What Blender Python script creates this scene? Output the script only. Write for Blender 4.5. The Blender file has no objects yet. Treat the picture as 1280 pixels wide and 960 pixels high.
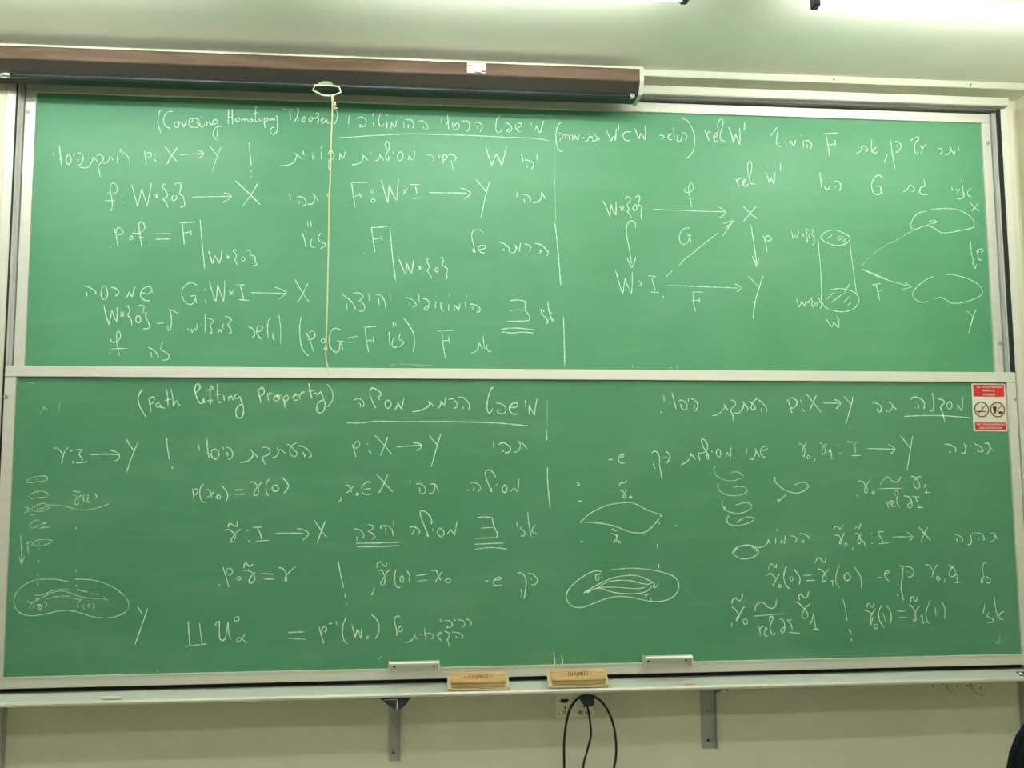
import bpy, bmesh, math, random
from mathutils import Vector, Matrix, noise

random.seed(7)
C = bpy.context.scene.collection
Z0 = 0.95                      # height of the lower writing surface above the floor

# ------------------------------------------------------------------ camera
cam_data = bpy.data.cameras.new('camera')
cam = bpy.data.objects.new('camera', cam_data)
C.objects.link(cam)
cam_data.sensor_fit = 'HORIZONTAL'
cam_data.sensor_width = 36.0
cam_data.lens = 1295.0 / 1280.0 * 36.0
cam_data.clip_start = 0.05
PITCH, YAW, ROLL = 0.1071, -0.1036, 0.0059
rot = (Matrix.Rotation(YAW, 3, 'Z') @ Matrix.Rotation(PITCH, 3, 'X')
       @ Matrix(((math.cos(ROLL), 0, math.sin(ROLL)), (0, 1, 0), (-math.sin(ROLL), 0, math.cos(ROLL)))))
right, fwd, up = rot.col[0], rot.col[1], rot.col[2]
m = Matrix((right, up, -fwd)).transposed().to_4x4()
m.translation = (1.477, -4.1147, 0.6595 + Z0)
cam.matrix_world = m
bpy.context.scene.camera = cam

# ------------------------------------------------------------------ world, light level, exposure
world = bpy.data.worlds.new('world')
bpy.context.scene.world = world
world.use_nodes = True
world.node_tree.nodes['Background'].inputs[0].default_value = (0.9, 1.0, 0.85, 1)
world.node_tree.nodes['Background'].inputs[1].default_value = 0.02
vs = bpy.context.scene.view_settings
vs.view_transform = 'Standard'
vs.look = 'None'
vs.gamma = 1.0
vs.use_curve_mapping = False
vs.exposure = 0.0
TUBE_STRENGTH = 54.0
TUBE_COLOR = (0.96, 1.0, 0.90)
try:
    bpy.context.scene.cycles.use_denoising = True
    bpy.context.scene.cycles.max_bounces = 8
    bpy.context.scene.cycles.diffuse_bounces = 5
except Exception:
    pass


# ------------------------------------------------------------------ materials
def mat(name, color, rough=0.5, metal=0.0, vary=0.0, scale=20.0, bump=0.0, stretch=(1, 1, 1), emit=None, spec=0.5):
    mt = bpy.data.materials.new(name)
    mt.use_nodes = True
    nt = mt.node_tree
    b = nt.nodes['Principled BSDF']
    b.inputs['Base Color'].default_value = (*color, 1)
    b.inputs['Roughness'].default_value = rough
    b.inputs['Metallic'].default_value = metal
    b.inputs['Specular IOR Level'].default_value = spec
    if vary or bump:
        tc = nt.nodes.new('ShaderNodeTexCoord')
        mp = nt.nodes.new('ShaderNodeMapping')
        mp.inputs['Scale'].default_value = stretch
        nz = nt.nodes.new('ShaderNodeTexNoise')
        nz.inputs['Scale'].default_value = scale
        nz.inputs['Detail'].default_value = 6
        nt.links.new(tc.outputs['Object'], mp.inputs['Vector'])
        nt.links.new(mp.outputs['Vector'], nz.inputs['Vector'])
        if vary:
            cr = nt.nodes.new('ShaderNodeValToRGB')
            cr.color_ramp.elements[0].position = 0.3
            cr.color_ramp.elements[1].position = 0.7
            cr.color_ramp.elements[0].color = (*[c * (1 - vary) for c in color], 1)
            cr.color_ramp.elements[1].color = (*[min(1, c * (1 + vary)) for c in color], 1)
            nt.links.new(nz.outputs['Fac'], cr.inputs['Fac'])
            nt.links.new(cr.outputs['Color'], b.inputs['Base Color'])
        if bump:
            bp = nt.nodes.new('ShaderNodeBump')
            bp.inputs['Strength'].default_value = bump
            bp.inputs['Distance'].default_value = 0.002
            nt.links.new(nz.outputs['Fac'], bp.inputs['Height'])
            nt.links.new(bp.outputs['Normal'], b.inputs['Normal'])
    if emit:
        b.inputs['Emission Color'].default_value = (*emit[0], 1)
        b.inputs['Emission Strength'].default_value = emit[1]
    return mt


def board_mat(name, c0, c1, dust, seed):
    """green writing enamel with cloudy wiped chalk dust and faint sideways wipe streaks"""
    mt = bpy.data.materials.new(name)
    mt.use_nodes = True
    nt = mt.node_tree
    b = nt.nodes['Principled BSDF']
    b.inputs['Roughness'].default_value = 0.42
    b.inputs['Specular IOR Level'].default_value = 0.35
    tc = nt.nodes.new('ShaderNodeTexCoord')

    def noise_node(scale, stretch, detail):
        mp = nt.nodes.new('ShaderNodeMapping')
        mp.inputs['Scale'].default_value = stretch
        mp.inputs['Location'].default_value = (seed, seed * 0.7, seed * 1.3)
        nz = nt.nodes.new('ShaderNodeTexNoise')
        nz.inputs['Scale'].default_value = scale
        nz.inputs['Detail'].default_value = detail
        nz.inputs['Distortion'].default_value = 0.6
        nt.links.new(tc.outputs['Object'], mp.inputs['Vector'])
        nt.links.new(mp.outputs['Vector'], nz.inputs['Vector'])
        return nz
    cloud = noise_node(2.2, (1, 1, 1), 5)
    streak = noise_node(6.0, (0.35, 1, 2.2), 7)
    grain = noise_node(90.0, (1, 1, 1), 2)
    r1 = nt.nodes.new('ShaderNodeValToRGB')
    r1.color_ramp.elements[0].position = 0.35
    r1.color_ramp.elements[1].position = 0.72
    r1.color_ramp.elements[0].color = (*c0, 1)
    r1.color_ramp.elements[1].color = (*c1, 1)
    nt.links.new(cloud.outputs['Fac'], r1.inputs['Fac'])
    r2 = nt.nodes.new('ShaderNodeMapRange')
    r2.inputs['From Min'].default_value = 0.52
    r2.inputs['From Max'].default_value = 0.85
    r2.inputs['To Max'].default_value = dust
    nt.links.new(streak.outputs['Fac'], r2.inputs['Value'])
    mu = nt.nodes.new('ShaderNodeMath')
    mu.operation = 'MULTIPLY_ADD'
    mu.inputs[1].default_value = 0.03
    nt.links.new(grain.outputs['Fac'], mu.inputs[0])
    nt.links.new(r2.outputs['Result'], mu.inputs[2])
    mx = nt.nodes.new('ShaderNodeMix')
    mx.data_type = 'RGBA'
    mx.inputs['B'].default_value = (0.55, 0.66, 0.55, 1)
    nt.links.new(mu.outputs[0], mx.inputs['Factor'])
    nt.links.new(r1.outputs['Color'], mx.inputs['A'])
    nt.links.new(mx.outputs['Result'], b.inputs['Base Color'])
    return mt


def chalk_mat(name, chalk, ground, lo, hi):
    """dusty chalk: grains of chalk with the green showing through between them"""
    mt = bpy.data.materials.new(name)
    mt.use_nodes = True
    nt = mt.node_tree
    b = nt.nodes['Principled BSDF']
    b.inputs['Roughness'].default_value = 0.95
    b.inputs['Specular IOR Level'].default_value = 0.1
    tc = nt.nodes.new('ShaderNodeTexCoord')
    nz = nt.nodes.new('ShaderNodeTexNoise')
    nz.inputs['Scale'].default_value = 60
    nz.inputs['Detail'].default_value = 4
    cr = nt.nodes.new('ShaderNodeValToRGB')
    cr.color_ramp.elements[0].position = lo
    cr.color_ramp.elements[1].position = hi
    cr.color_ramp.elements[0].color = (*ground, 1)
    cr.color_ramp.elements[1].color = (*chalk, 1)
    nt.links.new(tc.outputs['Object'], nz.inputs['Vector'])
    nt.links.new(nz.outputs['Fac'], cr.inputs['Fac'])
    nt.links.new(cr.outputs['Color'], b.inputs['Base Color'])
    return mt


def wood_mat(name, c0, c1, scale, rough):
    mt = bpy.data.materials.new(name)
    mt.use_nodes = True
    nt = mt.node_tree
    b = nt.nodes['Principled BSDF']
    b.inputs['Roughness'].default_value = rough
    tc = nt.nodes.new('ShaderNodeTexCoord')
    mp = nt.nodes.new('ShaderNodeMapping')
    mp.inputs['Scale'].default_value = (0.12, 1.0, 1.0)
    nz = nt.nodes.new('ShaderNodeTexNoise')
    nz.inputs['Scale'].default_value = scale
    nz.inputs['Detail'].default_value = 8
    nz.inputs['Distortion'].default_value = 0.8
    cr = nt.nodes.new('ShaderNodeValToRGB')
    cr.color_ramp.elements[0].position = 0.35
    cr.color_ramp.elements[1].position = 0.68
    cr.color_ramp.elements[0].color = (*c0, 1)
    cr.color_ramp.elements[1].color = (*c1, 1)
    nt.links.new(tc.outputs['Object'], mp.inputs['Vector'])
    nt.links.new(mp.outputs['Vector'], nz.inputs['Vector'])
    nt.links.new(nz.outputs['Fac'], cr.inputs['Fac'])
    nt.links.new(cr.outputs['Color'], b.inputs['Base Color'])
    return mt


M_WALL = mat('cream_wall_paint', (0.74, 0.72, 0.58), 0.75, vary=0.03, scale=6, bump=0.08)
M_CEIL = mat('cream_ceiling_paint', (0.88, 0.88, 0.80), 0.8, vary=0.025, scale=4, bump=0.05)
M_FLOOR = mat('grey_terrazzo', (0.36, 0.35, 0.30), 0.5, vary=0.25, scale=60)
M_TRIM = mat('ledge_paint', (0.76, 0.78, 0.66), 0.55)
M_ALU = mat('anodised_aluminium', (0.78, 0.77, 0.71), 0.42, metal=0.35, vary=0.03, scale=40, stretch=(0.05, 1, 1))
M_ALU_D = mat('dark_aluminium', (0.42, 0.43, 0.42), 0.45, metal=0.4)
M_CHAN_L = mat('light_channel_metal', (0.50, 0.51, 0.50), 0.5, metal=0.2)
M_GAP = mat('gap_shade_black', (0.012, 0.013, 0.016), 0.7)  # black that paints the shade inside open gaps
M_CHANNEL = mat('grey_channel', (0.13, 0.13, 0.135), 0.5, metal=0.2)
M_UPPER = board_mat('green_enamel_upper', (0.072, 0.275, 0.146), (0.092, 0.305, 0.172), 0.07, 3.1)
M_LOWER = board_mat('green_enamel_lower', (0.064, 0.238, 0.124), (0.084, 0.264, 0.148), 0.08, 8.4)
M_CHALK = chalk_mat('white_chalk', (0.74, 0.88, 0.78), (0.34, 0.58, 0.44), 0.32, 0.58)
M_FAINT = chalk_mat('faint_chalk', (0.46, 0.62, 0.48), (0.16, 0.36, 0.22), 0.34, 0.62)
M_WOOD = wood_mat('dark_housing_wood', (0.115, 0.074, 0.053), (0.185, 0.125, 0.09), 26, 0.35)
M_ERASER = wood_mat('varnished_eraser_wood', (0.47, 0.30, 0.12), (0.68, 0.47, 0.22), 40, 0.4)
M_FELT = mat('cream_felt', (0.72, 0.62, 0.38), 0.95, vary=0.12, scale=200, bump=0.4)
M_WHITE = mat('white_plastic', (0.80, 0.80, 0.76), 0.4)
M_PLATE = mat('outlet_plate_plastic', (0.93, 0.91, 0.80), 0.45)
M_BLACK = mat('black_plastic', (0.012, 0.012, 0.014), 0.4)
M_CABLE = mat('black_cable_rubber', (0.010, 0.010, 0.010), 0.35)
M_PLUG = mat('slate_plug_plastic', (0.035, 0.045, 0.055), 0.5)
M_STEEL = mat('grey_bracket_steel', (0.40, 0.41, 0.38), 0.5, metal=0.3, vary=0.08, scale=30)
M_RED = mat('sign_red', (0.60, 0.02, 0.025), 0.45)
M_RINGRED = mat('sign_ring_red', (0.30, 0.06, 0.045), 0.5)
M_PAPER = mat('sign_white', (0.74, 0.76, 0.68), 0.5)
M_INK = mat('black_ink', (0.015, 0.015, 0.018), 0.7)
M_REDINK = mat('red_ink', (0.28, 0.03, 0.02), 0.7)
M_CORD = mat('pale_cord', (0.72, 0.66, 0.40), 0.85, vary=0.2, scale=120)
M_HANDLE = mat('white_wire_enamel', (0.80, 0.79, 0.66), 0.4)
M_CHALKSTICK = mat('chalk_stick_white', (0.80, 0.79, 0.62), 0.95)
M_CHALKPINK = mat('chalk_stick_pink', (0.78, 0.60, 0.48), 0.95)
M_TUBE = mat('lit_tube_glass', (0.9, 0.9, 0.9), 0.3, emit=(TUBE_COLOR, TUBE_STRENGTH))
M_FIXTURE = mat('fixture_enamel', (0.78, 0.79, 0.72), 0.45)
M_GOLD = mat('jack_gold', (0.60, 0.45, 0.12), 0.3, metal=0.8)
M_JACKRED = mat('jack_red', (0.35, 0.04, 0.03), 0.4)
M_SCUFF = mat('wall_scuff', (0.10, 0.09, 0.07), 0.9)
M_CHAIR = mat('black_chair_fabric', (0.008, 0.010, 0.012), 0.9, vary=0.2, scale=150, bump=0.2, spec=0.15)
M_BAR = mat('roll_bar_metal', (0.030, 0.040, 0.045), 0.35, metal=0.3)
M_UNDERSHADE = mat('underside_shade', (0.030, 0.028, 0.022), 0.5)  # dark tone paints the shade under the screen housing
M_MID = chalk_mat('half_rubbed_chalk', (0.60, 0.72, 0.60), (0.20, 0.42, 0.28), 0.34, 0.6)


# ------------------------------------------------------------------ mesh helpers
ORIGIN = {}


def box(bm, x0, x1, y0, y1, z0, z1, bevel=0.0):
    r = bmesh.ops.create_cube(bm, size=1.0)
    vs_ = r['verts']
    for v in vs_:
        v.co = Vector(((x0 + x1) / 2 + v.co.x * (x1 - x0), (y0 + y1) / 2 + v.co.y * (y1 - y0), (z0 + z1) / 2 + v.co.z * (z1 - z0)))
    if bevel:
        es = list({e for v in vs_ for e in v.link_edges})
        bmesh.ops.bevel(bm, geom=es, offset=bevel, segments=2, affect='EDGES')
    return bm


def prism_x(bm, prof, x0, x1):
    """closed (y, z) profile extruded along x"""
    a = [bm.verts.new((x0, y, z)) for y, z in prof]
    b = [bm.verts.new((x1, y, z)) for y, z in prof]
    n = len(prof)
    for i in range(n):
        j = (i + 1) % n
        bm.faces.new((a[i], a[j], b[j], b[i]))
    bm.faces.new(a[::-1])
    bm.faces.new(b)
    bmesh.ops.recalc_face_normals(bm, faces=bm.faces[:])
    return bm


def prism_y(bm, prof, y0, y1):
    """closed (x, z) outline extruded along y"""
    a = [bm.verts.new((x, y0, z)) for x, z in prof]
    b = [bm.verts.new((x, y1, z)) for x, z in prof]
    n = len(prof)
    for i in range(n):
        j = (i + 1) % n
        bm.faces.new((a[i], a[j], b[j], b[i]))
    bm.faces.new(a[::-1])
    bm.faces.new(b)
    bmesh.ops.recalc_face_normals(bm, faces=bm.faces[:])
    return bm


def cyl(bm, p0, p1, r, n=16, r2=None):
    p0, p1 = Vector(p0), Vector(p1)
    d = p1 - p0
    q = d.to_track_quat('Z', 'Y').to_matrix().to_4x4()
    q.translation = (p0 + p1) / 2
    bmesh.ops.create_cone(bm, cap_ends=True, segments=n, radius1=r, radius2=r if r2 is None else r2, depth=d.length, matrix=q)
    return bm


def smooth_path(pts, sub=6):
    pts = [Vector(p) for p in pts]
    if len(pts) < 3:
        return pts
    out = []
    for i in range(len(pts) - 1):
        p0 = pts[max(i - 1, 0)]
        p1, p2 = pts[i], pts[i + 1]
        p3 = pts[min(i + 2, len(pts) - 1)]
        for k in range(sub):
            t = k / sub
            out.append(0.5 * ((2 * p1) + (p2 - p0) * t + (2 * p0 - 5 * p1 + 4 * p2 - p3) * t * t + (3 * p1 - p0 - 3 * p2 + p3) * t ** 3))
    out.append(pts[-1])
    return out


def tube(bm, pts, r, n=10, closed=False, sub=6, smooth=True):
    path = smooth_path(pts, sub) if smooth else [Vector(p) for p in pts]
    rings = []
    m_ = len(path)
    ref = None
    for i, p in enumerate(path):
        if closed:
            d = path[(i + 1) % m_] - path[i - 1]
        else:
            d = path[min(i + 1, m_ - 1)] - path[max(i - 1, 0)]
        d.normalize()
        if ref is None:
            ref = Vector((0, 1, 0)) if abs(d.y) < 0.9 else Vector((1, 0, 0))
        u = (ref - d * ref.dot(d)).normalized()
        ref = u
        w = d.cross(u)
        rr = r(i / max(1, m_ - 1)) if callable(r) else r
        rings.append([bm.verts.new(p + (u * math.cos(2 * math.pi * k / n) + w * math.sin(2 * math.pi * k / n)) * rr) for k in range(n)])
    for i in range(m_ if closed else m_ - 1):
        a, b = rings[i], rings[(i + 1) % m_]
        for k in range(n):
            j = (k + 1) % n
            bm.faces.new((a[k], a[j], b[j], b[k]))
    if not closed:
        bm.faces.new(rings[0][::-1])
        bm.faces.new(rings[-1])
    bmesh.ops.recalc_face_normals(bm, faces=bm.faces[:])
    return bm


def ring_y(bm, cx, cz, y0, y1, r_out, r_in, n=40):
    def circ(r, y):
        return [bm.verts.new((cx + r * math.cos(2 * math.pi * k / n), y, cz + r * math.sin(2 * math.pi * k / n))) for k in range(n)]
    a, b, c, d = circ(r_out, y0), circ(r_in, y0), circ(r_in, y1), circ(r_out, y1)
    for q, s in ((a, b), (b, c), (c, d), (d, a)):
        for k in range(n):
            j = (k + 1) % n
            bm.faces.new((q[k], q[j], s[j], s[k]))
    bmesh.ops.recalc_face_normals(bm, faces=bm.faces[:])
    return bm


def obj(name, bm, material, parent=None, local=False, shade=False):
    """links the bmesh as ONE mesh object; coordinates are world ones unless local"""
    if parent is not None and not local:
        o = ORIGIN[parent.name]
        for v in bm.verts:
            v.co -= o
    me = bpy.data.meshes.new(name)
    bm.to_mesh(me)
    bm.free()
    me.materials.append(material)
    if shade:
        for p in me.polygons:
            p.use_smooth = True
    ob = bpy.data.objects.new(name, me)
    C.objects.link(ob)
    if parent is not None:
        ob.parent = parent
        ORIGIN[ob.name] = ORIGIN[parent.name].copy()
    else:
        ORIGIN[ob.name] = Vector((0, 0, 0))
    return ob


def tag(o, label, cat, group=None):
    o['label'] = label
    o['category'] = cat
    if group:
        o['group'] = group
    return o


def thing(name, label, cat, loc=(0, 0, 0), rot_=(0, 0, 0), group=None):
    o = bpy.data.objects.new(name, None)
    o.empty_display_size = 0.05
    C.objects.link(o)
    o.location = loc
    o.rotation_euler = rot_
    ORIGIN[o.name] = Vector(loc)
    return tag(o, label, cat, group)


def struct(name, bm, material, parent=None):
    o = obj(name, bm, material, parent)
    if parent is None:
        o['kind'] = 'structure'
    return o


def nb():
    return bmesh.new()


WY = 0.15                      # face of the front wall
CEIL = 2.45 + Z0
XR = 4.215                     # right wall
XL, YB = -3.2, -7.5

# ------------------------------------------------------------------ room
struct('floor', box(nb(), XL - 0.1, XR + 0.1, YB - 0.1, WY + 0.1, -0.1, 0.0), M_FLOOR)
struct('ceiling', box(nb(), XL - 0.1, XR + 0.1, YB - 0.1, WY + 0.1, CEIL, CEIL + 0.1), M_CEIL)
wall_front = struct('wall_front', box(nb(), XL - 0.1, XR + 0.1, WY, WY + 0.1, 0.0, CEIL), M_WALL)
struct('wall_right', box(nb(), XR, XR + 0.1, YB, WY, 0.0, CEIL), M_WALL)
struct('wall_left', box(nb(), XL - 0.1, XL, YB, WY, 0.0, CEIL), M_WALL)
struct('wall_back', box(nb(), XL - 0.1, XR + 0.1, YB - 0.1, YB, 0.0, CEIL), M_WALL)
# dropped ledge where ceiling and front wall meet
trim = struct('trim_1', box(nb(), XL, XR, 0.02, WY, 2.42 + Z0, CEIL, 0.002), M_TRIM)
b = nb()
for x in (3.31, 3.93):
    cyl(b, (x, 0.021, 2.434 + Z0), (x, 0.017, 2.434 + Z0), 0.0032, 10)
obj('screw', b, M_BLACK, trim)
# shallow wall piers that stand flush with the side posts
struct('trim_2', box(nb(), -0.62, -0.094, 0.016, WY, 0.95 - 0.10, 2.335 + Z0, 0.001), M_WALL)
struct('trim_3', box(nb(), 4.095, 4.135, 0.045, WY, 0.95 - 0.05, 2.335 + Z0, 0.001), M_WALL)
# old scuffs on the wall under the right end of the tray
b = nb()
for pts in ([(3.751, -0.118), (3.757, -0.158), (3.776, -0.178), (3.802, -0.189)], [(3.860, -0.140), (3.869, -0.169), (3.895, -0.188), (3.921, -0.191)]):
    tube(b, [(x, WY - 0.0002, z + Z0) for x, z in pts], lambda t: 0.0016 * (1 - 0.7 * t), 6)
for x, z in ((3.735, -0.142), (3.693, -0.148), (3.846, -0.150), (3.874, -0.152), (3.905, -0.160), (3.80, -0.15)):
    cyl(b, (x, WY + 0.001, z + Z0), (x, WY - 0.0012, z + Z0), 0.0030, 8)
obj('scuff_mark', b, M_SCUFF, wall_front)

# ------------------------------------------------------------------ ceiling lights
TY, TZ = -0.795, 2.360 + Z0


def make_light(x0, y, label):
    L = 1.22
    t = thing('fluorescent_light', label, 'ceiling light', (x0 + L / 2, y, CEIL), group='fluorescent lights in rows on the ceiling')
    obj('body', box(nb(), x0 - 0.01, x0 + L + 0.01, y - 0.018, y + 0.018, TZ + 0.022, CEIL, 0.003), M_FIXTURE, t)
    obj('tube', cyl(nb(), (x0 + 0.012, y, TZ), (x0 + L - 0.012, y, TZ), 0.0165, 16), M_TUBE, t, shade=False)
    for s, xe in ((0, x0), (1, x0 + L)):
        e0, e1 = (xe - 0.014, xe + 0.012) if s == 0 else (xe - 0.012, xe + 0.014)
        obj('end_cap', box(nb(), e0, e1, y - 0.02, y + 0.02, TZ - 0.019, TZ + 0.024, 0.003), M_BLACK, t)
    return t


def copy_tree(o, loc, label):
    c = o.copy()
    C.objects.link(c)
    c.location = loc
    c['label'] = label
    for ch in list(o.children):
        d = ch.copy()
        C.objects.link(d)
        d.parent = c
    return c


light = make_light(1.205, TY, 'lit fluorescent tube above the middle of the board, its dark right end showing')
copy_tree(light, (2.895 + 0.61, TY, CEIL), 'lit fluorescent tube at the top right corner above the board')
copy_tree(light, (-0.45 + 0.61, TY, CEIL), 'lit fluorescent tube above the left end of the projection screen')
copy_tree(light, (-2.14 + 0.61, TY, CEIL), 'lit fluorescent tube beyond the left end of the board')
for row, y in (('second', -2.25), ('third', -3.85)):
    for side, x in (('left', -0.45), ('middle', 1.235), ('right', 2.925)):
        copy_tree(light, (x + 0.61, y, CEIL), f'lit fluorescent tube on the {side} of the {row} row from the board')

# ------------------------------------------------------------------ fixed aluminium surround of the sliding boards
hd = thing('header_rail', 'bright aluminium rail along the top of the raised chalkboard', 'rail', (2.0, WY, 2.335 + Z0))
obj('rail_profile', box(nb(), -0.094, 4.094, 0.0, WY - 0.001, 2.336 + Z0, 2.372 + Z0, 0.003), M_ALU, hd)
b = nb()
box(b, -0.05, 4.05, 0.030, 0.046, 2.3265 + Z0, 2.336 + Z0)
box(b, -0.05, 4.05, 0.118, 0.145, 2.3265 + Z0, 2.336 + Z0)
obj('rail_channel', b, M_CHANNEL, hd)
for s, where in ((-1, 'left'), (1, 'right')):
    def xs(a, c):                # distances outward from the writing surface edge
        return (-c, -a) if s < 0 else (4.0 + a, 4.0 + c)
    ps = thing('side_post', f'tall aluminium post that guides the chalkboards at their {where} end', 'post', (xs(0.05, 0.09)[0] + 0.02, WY, 0.0), group='aluminium guide posts beside the boards')
    obj('post_profile', box(nb(), *xs(0.057, 0.093), 0.012, WY - 0.001, -0.056 + Z0, 2.3258 + Z0, 0.004), M_ALU, ps)
    obj('guide_gap_shade', box(nb(), *xs(0.0525, 0.0575), 0.014, 0.022 if s < 0 else 0.042, -0.052 + Z0, 2.3258 + Z0), M_GAP, ps)  # black strip painting the shade in the slot beside the post
    obj('guide_channel', box(nb(), *xs(0.0455, 0.0575), 0.060, WY - 0.001, -0.05 + Z0, 2.324 + Z0, 0.001), M_CHAN_L, ps)
    obj('post_foot', box(nb(), *(xs(0.034, 0.085) if s < 0 else xs(0.070, 0.105)), 0.096, WY - 0.001, 0.0, -0.077 + Z0, 0.003), M_STEEL, ps)


# ------------------------------------------------------------------ chalkboards
def stroke_mesh(data, y, width, jitter=0.25):
    """hand strokes 'x,z x,z;x,z ...' in mm on the board -> thin raised ribs of chalk"""
    bm = nb()
    for st in data.split(';'):
        pts = [Vector((int(a) / 1000, 0, int(c) / 1000)) for a, c in (p.split(',') for p in st.split())]
        runs, cur = [], [pts[0]]
        for i in range(1, len(pts)):
            cur.append(pts[i])
            if i < len(pts) - 1:
                u, w = pts[i] - pts[i - 1], pts[i + 1] - pts[i]
                if u.length > 1e-6 and w.length > 1e-6 and u.angle(w) > 1.35:
                    runs.append(cur)
                    cur = [pts[i]]
        runs.append(cur)
        base = width * random.uniform(0.85, 1.15)
        for run in runs:
            path = smooth_path(run, 5)
            if len(path) == 2:
                a, c = path
                path = [a.lerp(c, k / 4) for k in range(5)]
            n = len(path)
            prev = None
            for i, p in enumerate(path):
                d = path[min(i + 1, n - 1)] - path[max(i - 1, 0)]
                if d.length < 1e-7:
                    d = Vector((1, 0, 0))
                d.normalize()
                nrm = Vector((-d.z, 0, d.x))
                w = base * (1 + jitter * noise.noise(Vector((p.x * 40, p.z * 40, 3.0)))) / 2
                if i in (0, n - 1):
                    w *= 0.6
                P = Vector((p.x, y, p.z + Z0))
                row = (bm.verts.new(P + nrm * w + Vector((0, -0.0003, 0))), bm.verts.new(P + Vector((0, -0.0011, 0))), bm.verts.new(P - nrm * w + Vector((0, -0.0003, 0))))
                if prev:
                    bm.faces.new((prev[0], row[0], row[1], prev[1]))
                    bm.faces.new((prev[1], row[1], row[2], prev[2]))
                prev = row
    for f in bm.faces:
        f.normal_update()
        if f.normal.y > 0:
            f.normal_flip()
    return bm


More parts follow.
